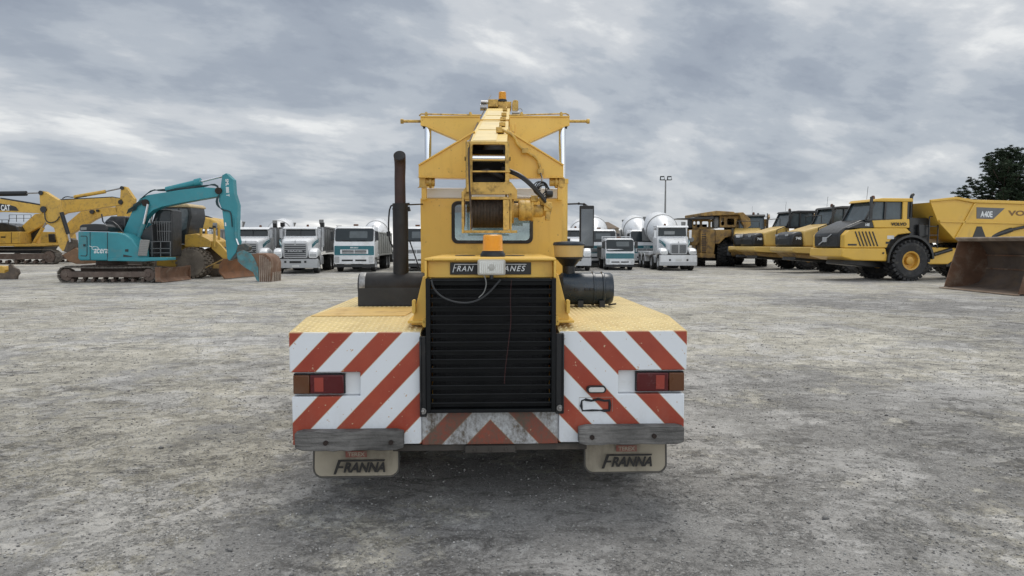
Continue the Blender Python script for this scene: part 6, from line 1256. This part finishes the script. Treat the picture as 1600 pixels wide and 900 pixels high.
# ---- old quarry dump truck
Yq = 52.5
q_ = Px('quarry_truck', 'old muddy yellow quarry dump truck with ladder and canopy, right of the mixer truck', 'dump truck', 1110, Yq + 2, 8.18, 1065, 320)
q_.pr('dump_canopy', OYEL, ((247, 105), (445, 75), (670, 88), (680, 100), (790, 95), (880, 180), (890, 260), (840, 350), (800, 300), (740, 125), (500, 135), (250, 145)), Yq - .4, Yq + 4.5, bev=.05)
q_.pr('deck_roof', SBLK, ((-60, 172), (150, 165), (190, 152), (415, 153), (412, 182), (140, 187), (-60, 180)), Yq - .2, Yq + 1.6, bev=.01)
def winwall(name, x0, x1, y0, y1, wins, Y, D, par=None):
    A = [q_.p(x0, y1, Y), q_.p(x1, y1, Y), q_.p(x1 + (20 if x1 > 700 else 0), y0, Y), q_.p(x0, y0, Y)]
    A = [q_.p(x0, y1, Y), q_.p(x1 + (40 if x1 > 700 else 0), y1, Y), q_.p(x1, y0, Y), q_.p(x0, y0, Y)]
    k = MB(); H_ = []
    for a, b, c, d in wins: P0 = q_.p(a, d, Y); P1 = q_.p(b, c, Y); H_.append(rrect(P0[0], P1[0], P0[1], P1[1], .08))
    k.plate(A, H_, Y, Y + .08); o = q_.bd(k, name, OYEL)
    k = MB(); k.box(A[0][0] + .05, A[2][0] - .05, Y + D, Y + D + .05, A[0][1], A[0][1] + (A[2][1] - A[0][1]) * .55); k.box(A[0][0], A[2][0], Y + .09, Y + D, A[0][1], A[0][1] + .1); k.box(A[0][0], A[0][0] + .08, Y + .09, Y + D, A[0][1], A[2][1]); q_.bd(k, 'cab_back', DARKIN, o); return o
winwall('side_cab', 140, 410, 188, 308, ((150, 180, 212, 270), (196, 234, 210, 292), (262, 344, 212, 284), (372, 404, 216, 288)), Yq + .6, 1.6)
winwall('cab', 488, 745, 138, 288, ((506, 546, 168, 264), (582, 676, 176, 258), (708, 738, 178, 256)), Yq + .1, 1.8)
q_.pr('left_fender', OYEL, ((85, 312), (245, 312), (240, 470), (200, 522), (130, 518), (90, 440)), Yq + .3, Yq + 1.8, bev=.06)
q_.pr('hood', OYEL, ((246, 310), (430, 312), (430, 500), (415, 640), (325, 640), (246, 615)), Yq - .1, Yq + 2.5, bev=.05)
q_.pr('radiator', RUSD, ((255, 372), (316, 372), (314, 606), (252, 606)), Yq - .13, Yq - .105, None, 0)
k = MB()
for i in range(8): k.bar(q_.p3(250, 392 + i * 29, Yq - .2), q_.p3(320, 392 + i * 29, Yq - .2), .05)
for zx in (250, 320): k.bar(q_.p3(zx, 340, Yq - .2), q_.p3(zx, 620, Yq - .2), .06)
q_.bd(k, 'ladder', OYEL)
q_.pr('right_fender', OYEL, ((431, 318), (640, 318), (640, 400), (560, 420), (482, 500), (431, 500)), Yq - .05, Yq + 2.0, bev=.05)
q_.pr('right_deck', mat('muddy_grey', (.17, .15, .12), .7, var=.35), ((641, 300), (815, 305), (812, 500), (690, 500), (641, 420)), Yq + .2, Yq + 1.6, bev=.04)
q_.pr('step_platform', MYEL, ((690, 502), (804, 502), (804, 530), (705, 538)), Yq - .2, Yq + 1.0, bev=.02)
q_.pr('bumper', OYEL, ((232, 617), (430, 632), (430, 685), (240, 674)), Yq - .3, Yq + .6, bev=.04)
q_.pr('air_intake', GRS, ((418, 155), (480, 150), (480, 300), (418, 305)), Yq + .2, Yq + 1.0, bev=.1)
q_.pr('front_body', SBLK, ((246, 318), (800, 318), (800, 715), (246, 715)), Yq + 1.7, Yq + 4.5, bev=.02)
k = MB(); k.lathe([(.16, 0), (.2, .1), (.16, .5)], q_.p3(130, 445, Yq), (0, 1, 0), 16); q_.bd(k, 'headlamp_drum', GRS)
for zx, Y, zx2 in ((560, Yq + .3, 0), (285, Yq + 1.0, 0)):
    x = q_.p(zx, 600, Y)[0]; w = wheel(q_.t, (x - q_.X, Y + 1.0 - q_.Y, 1.08), 1.08, .75, 'x', OYEL, .05, 26, 1, .5); w.rotation_euler = (0, 0, R(-14))
x = q_.p(720, 600, Yq + 5)[0]; wheel(q_.t, (x - q_.X, Yq + 5.6 - q_.Y, 1.08), 1.08, .9, 'x', RUSD, .05, 26, 1, .5)
q_.pr('axle_guard', RUSD, ((610, 540), (660, 520), (780, 560), (800, 640), (700, 700), (610, 690)), Yq + 1.5, Yq + 3.2, bev=.1)
# small yellow loader hump behind the compactor
Yl = 52.0
l_ = Px('wheel_loader', 'yellow loader with rounded top standing behind the compactor and the white truck', 'loader', 320, Yl + 1.5, 8.57, 280, 335)
l_.pr('loader_body', MYEL, ((140, 60), (180, 30), (300, 28), (420, 50), (490, 90), (545, 160), (560, 240), (540, 500), (120, 500)), Yl + .3, Yl + 2.6, bev=.12)
l_.pr('engine_grille', SBLK, ((400, 170), (540, 190), (540, 330), (400, 330)), Yl + .26, Yl + .295, None, 0)
k = MB(); k.tube([l_.p3(250, 40, Yl + .8), l_.p3(320, 18, Yl + .8), l_.p3(420, 40, Yl + .8), l_.p3(500, 90, Yl + .8)], .06, 6, smooth=1); l_.bd(k, 'hose', SBLK)
for zx in (180, 480): x = l_.p(zx, 600, Yl)[0]; wheel(l_.t, (x - l_.X, Yl + .4 - l_.Y, .85), .85, .6, 'y', MYEL, .06, 22, -1, .5)

# ---- loader bucket lying on the ground, mouth towards the left
Xb = W(1473.6, 450.6, 26.9)[0]
bk_ = thing('loader_bucket', 'large rusty loader bucket lying on the ground at the right edge', 'bucket', (Xb + .8, 24.9, 0))
def bprof(o): return [(.52 + o * .2, 1.86), (.95, 1.92), (1.35, 1.78), (1.62, 1.4), (1.7, .95), (1.6, .5), (1.35, .2), (1.0, .06), (0, .0 + .01)]
P0 = bprof(0); P1 = [(.50, 1.80), (.93, 1.86), (1.30, 1.73), (1.56, 1.38), (1.64, .95), (1.54, .53), (1.31, .25), (.98, .11), (0, .05)]
k = MB(); k.prism([(Xb + x, z) for x, z in P0] + [(Xb + x, z) for x, z in P1[::-1]], 22.95, 26.85); sh_ = k.build('bucket_shell', RUSD, bk_, (-(Xb + .8), -24.9, 0), .008)
for y in (22.90, 26.855):
    k = MB(); k.prism([(Xb + x, z) for x, z in [(.02, .06), (.50, 1.80), (.93, 1.88), (1.33, 1.76), (1.60, 1.4), (1.68, .95), (1.57, .5), (1.33, .2), (1.0, .065)]], y, y + .045); k.build('end_plate', RUST, bk_, (-(Xb + .8), -24.9, 0), .006)
k = MB(); k.prism([(Xb + .50, 1.79), (Xb + .38, 1.90), (Xb + .40, 1.95), (Xb + .56, 1.88)], 22.9, 26.9); k.build('spill_guard', WORN, bk_, (-(Xb + .8), -24.9, 0), .01)
k = MB(); k.prism([(Xb - .14, .012), (Xb + .02, .01), (Xb + .02, .06), (Xb - .14, .03)], 22.85, 26.95); k.build('cutting_edge', mat('edge_brown', (.17, .115, .075), .6, var=.3, dirt=(.3, .25, .2), dirt_amt=.4), bk_, (-(Xb + .8), -24.9, 0), .004)
for zz in (1.25, .75):
    k = MB(); x = .0
    k.box(Xb + 1.50 + (.05 if zz < 1 else -.0), Xb + 1.54 + (.05 if zz < 1 else 0), 22.96, 26.84, zz, zz + .05); k.build('weld_rib', RUST, sh_, (-(Xb + .8), -24.9, 0))

# ---- light pole, far shed, pine trees
lp = thing('light_pole', 'tall grey pole with two floodlights rising behind the mixer truck', 'light pole', (W(1038, 430, 72)[0], 72, 0))
zt_ = W(1038, 281, 72)[1]
k = MB(); k.cyl((0, 0, 0), (0, 0, zt_), .13, .07, seg=10); k.build('pole', GRS, lp)
k = MB(); k.bar((-.55, 0, zt_ - .02), (.55, 0, zt_ - .02), .07); k.build('cross_arm', GRS, lp)
for s in (-1, 1):
    k = MB(); k.prism([(-.25, -.2), (.25, -.2), (.2, .22), (-.2, .22)], 0, .22); k.v = [(s * .36 + x, y - .2 + z * .25, zt_ + .16 + z) for x, y, z in k.v]; o = k.build('floodlight', SBLK, lp, bev=.02)
    k = MB(); k.box(s * .36 - .16, s * .36 + .16, -.27, -.255, zt_ + .02, zt_ + .24); k.build('lamp_glass', HLT, o)
sh = thing('shed', 'distant brown shed with low gable roof beyond the parked trucks', 'shed', (W(946, 430, 95)[0], 97, 0))
a = W(925, 347, 95)[0] - sh.location.x; b = W(957, 346, 95)[0] - sh.location.x; c = W(968, 358, 95)[0] - sh.location.x; z1 = W(950, 345.5, 95)[1]; z2 = W(950, 357, 95)[1]
k = MB(); k.box(a - .6, c - .1, -2, 6, 0, z2); k.build('wall', mat('shed_wall', (.26, .22, .17), .8, var=.15), sh)
k = MB(); k.add([(a - 1, -2.3, z2), (c, -2.3, z2), (c, 6.3, z2), (a - 1, 6.3, z2), (a - .3, 2, z1), (b, 2, z1)], [(0, 3, 2, 1), (0, 1, 5, 4), (1, 2, 5), (2, 3, 4, 5), (3, 0, 4)]); k.build('roof', mat('shed_roof', (.14, .10, .065), .8, var=.2, scale=.5), sh)
k = MB(); k.box(c + .02, c + 4.5, 1, 5, 0, z2 - .2); k.build('lean_to', mat('shed_wall2', (.33, .32, .30), .8, var=.15), sh)
k = MB(); k.box(a, a + 1.8, -2.04, -2.001, 0, 2.8); k.build('door', GRS, sh)
NEED = mat('pine_needles', (.030, .048, .024), .7, var=.5, scale=1.3, spec=.3); BARK = mat('bark', (.07, .055, .045), .9, var=.3)
def pine(label, px, Y, H, R0, seed, base=.18):
    rr = random.Random(seed); t = thing('pine_tree', label, 'tree', (W(px, 430, Y)[0], Y, 0), 0, 'pine trees behind the dump truck')
    k = MB(); k.tube([(0, 0, 0), (.1, 0, H * .4), (.0, .1, H * .8), (0, 0, H * .97)], [.28, .2, .1, .03], 9, smooth=1); tips = []
    for i in range(84):
        u = base + (1 - base) * (i + rr.random()) / 84; z = H * u * .97; a = i * 2.4 + rr.uniform(-.4, .4)
        w = R0 * max(.12, 1 - ((u - .36) / .68) ** 2) ** .75 * rr.uniform(.55, 1.22)
        p0 = Vector((0, 0, z * .94)); p1 = Vector((cos(a) * w * .6, sin(a) * w * .6, z + w * .10)); p2 = Vector((cos(a) * w, sin(a) * w, z + w * .34 + .25))
        k.tube([p0, p1, p2], [.07, .04, .02], 5, smooth=1)
        n = int(6 + w * 4.5)
        for j in range(n):
            s = .25 + .75 * (j + rr.random()) / n; p = p0.lerp(p1, s * 2) if s < .5 else p1.lerp(p2, s * 2 - 1); sp = .18 + .30 * s
            tips.append((p + Vector((rr.uniform(-sp, sp), rr.uniform(-sp, sp), rr.uniform(-.4, .7) * sp)), rr.uniform(.20, .36)))
        tips.append((p2, .3)); tips.append((p2 + Vector((0, 0, .25)), .22))
    for j in range(10): tips.append((Vector((rr.gauss(0, .35), rr.gauss(0, .35), H * rr.uniform(.88, 1.0))), .3))
    k.build('trunk', BARK, t)
    rg = np.random.default_rng(seed); V = []; n = 46
    C0 = np.array([p for p, r in tips]); Rr = np.array([r for p, r in tips]); M_ = len(tips)
    d = rg.normal(size=(M_, n, 3)); d /= np.linalg.norm(d, axis=2, keepdims=True); d[..., 2] = np.abs(d[..., 2]) * .9 - .15
    base_ = C0[:, None] + d * Rr[:, None, None] * .25 * rg.random((M_, n, 1)); tip = C0[:, None] + d * Rr[:, None, None] * (.7 + .5 * rg.random((M_, n, 1)))
    sd = np.cross(d, rg.normal(size=(M_, n, 3))); sd /= np.linalg.norm(sd, axis=2, keepdims=True) + 1e-6
    tri = np.stack([base_ - sd * .02, base_ + sd * .02, tip + sd * .02, tip - sd * .012], 2).reshape(-1, 3); nq = len(tri) // 4
    me = bpy.data.meshes.new('crown'); me.vertices.add(len(tri)); me.vertices.foreach_set('co', tri.ravel()); me.loops.add(nq * 4); me.loops.foreach_set('vertex_index', np.arange(nq * 4, dtype='i')); me.polygons.add(nq); me.polygons.foreach_set('loop_start', np.arange(0, nq * 4, 4, dtype='i')); me.update(calc_edges=True); me.materials.append(NEED)
    o = bpy.data.objects.new('crown', me); COL.objects.link(o); o.parent = t
pine('dark green pine with ragged upturned limbs above the lettered dump body', 1563, 62, 9.7, 3.1, 11)
pine('dark pine mostly cut off by the right edge of the photo', 1640, 60, 8.2, 3.0, 5)
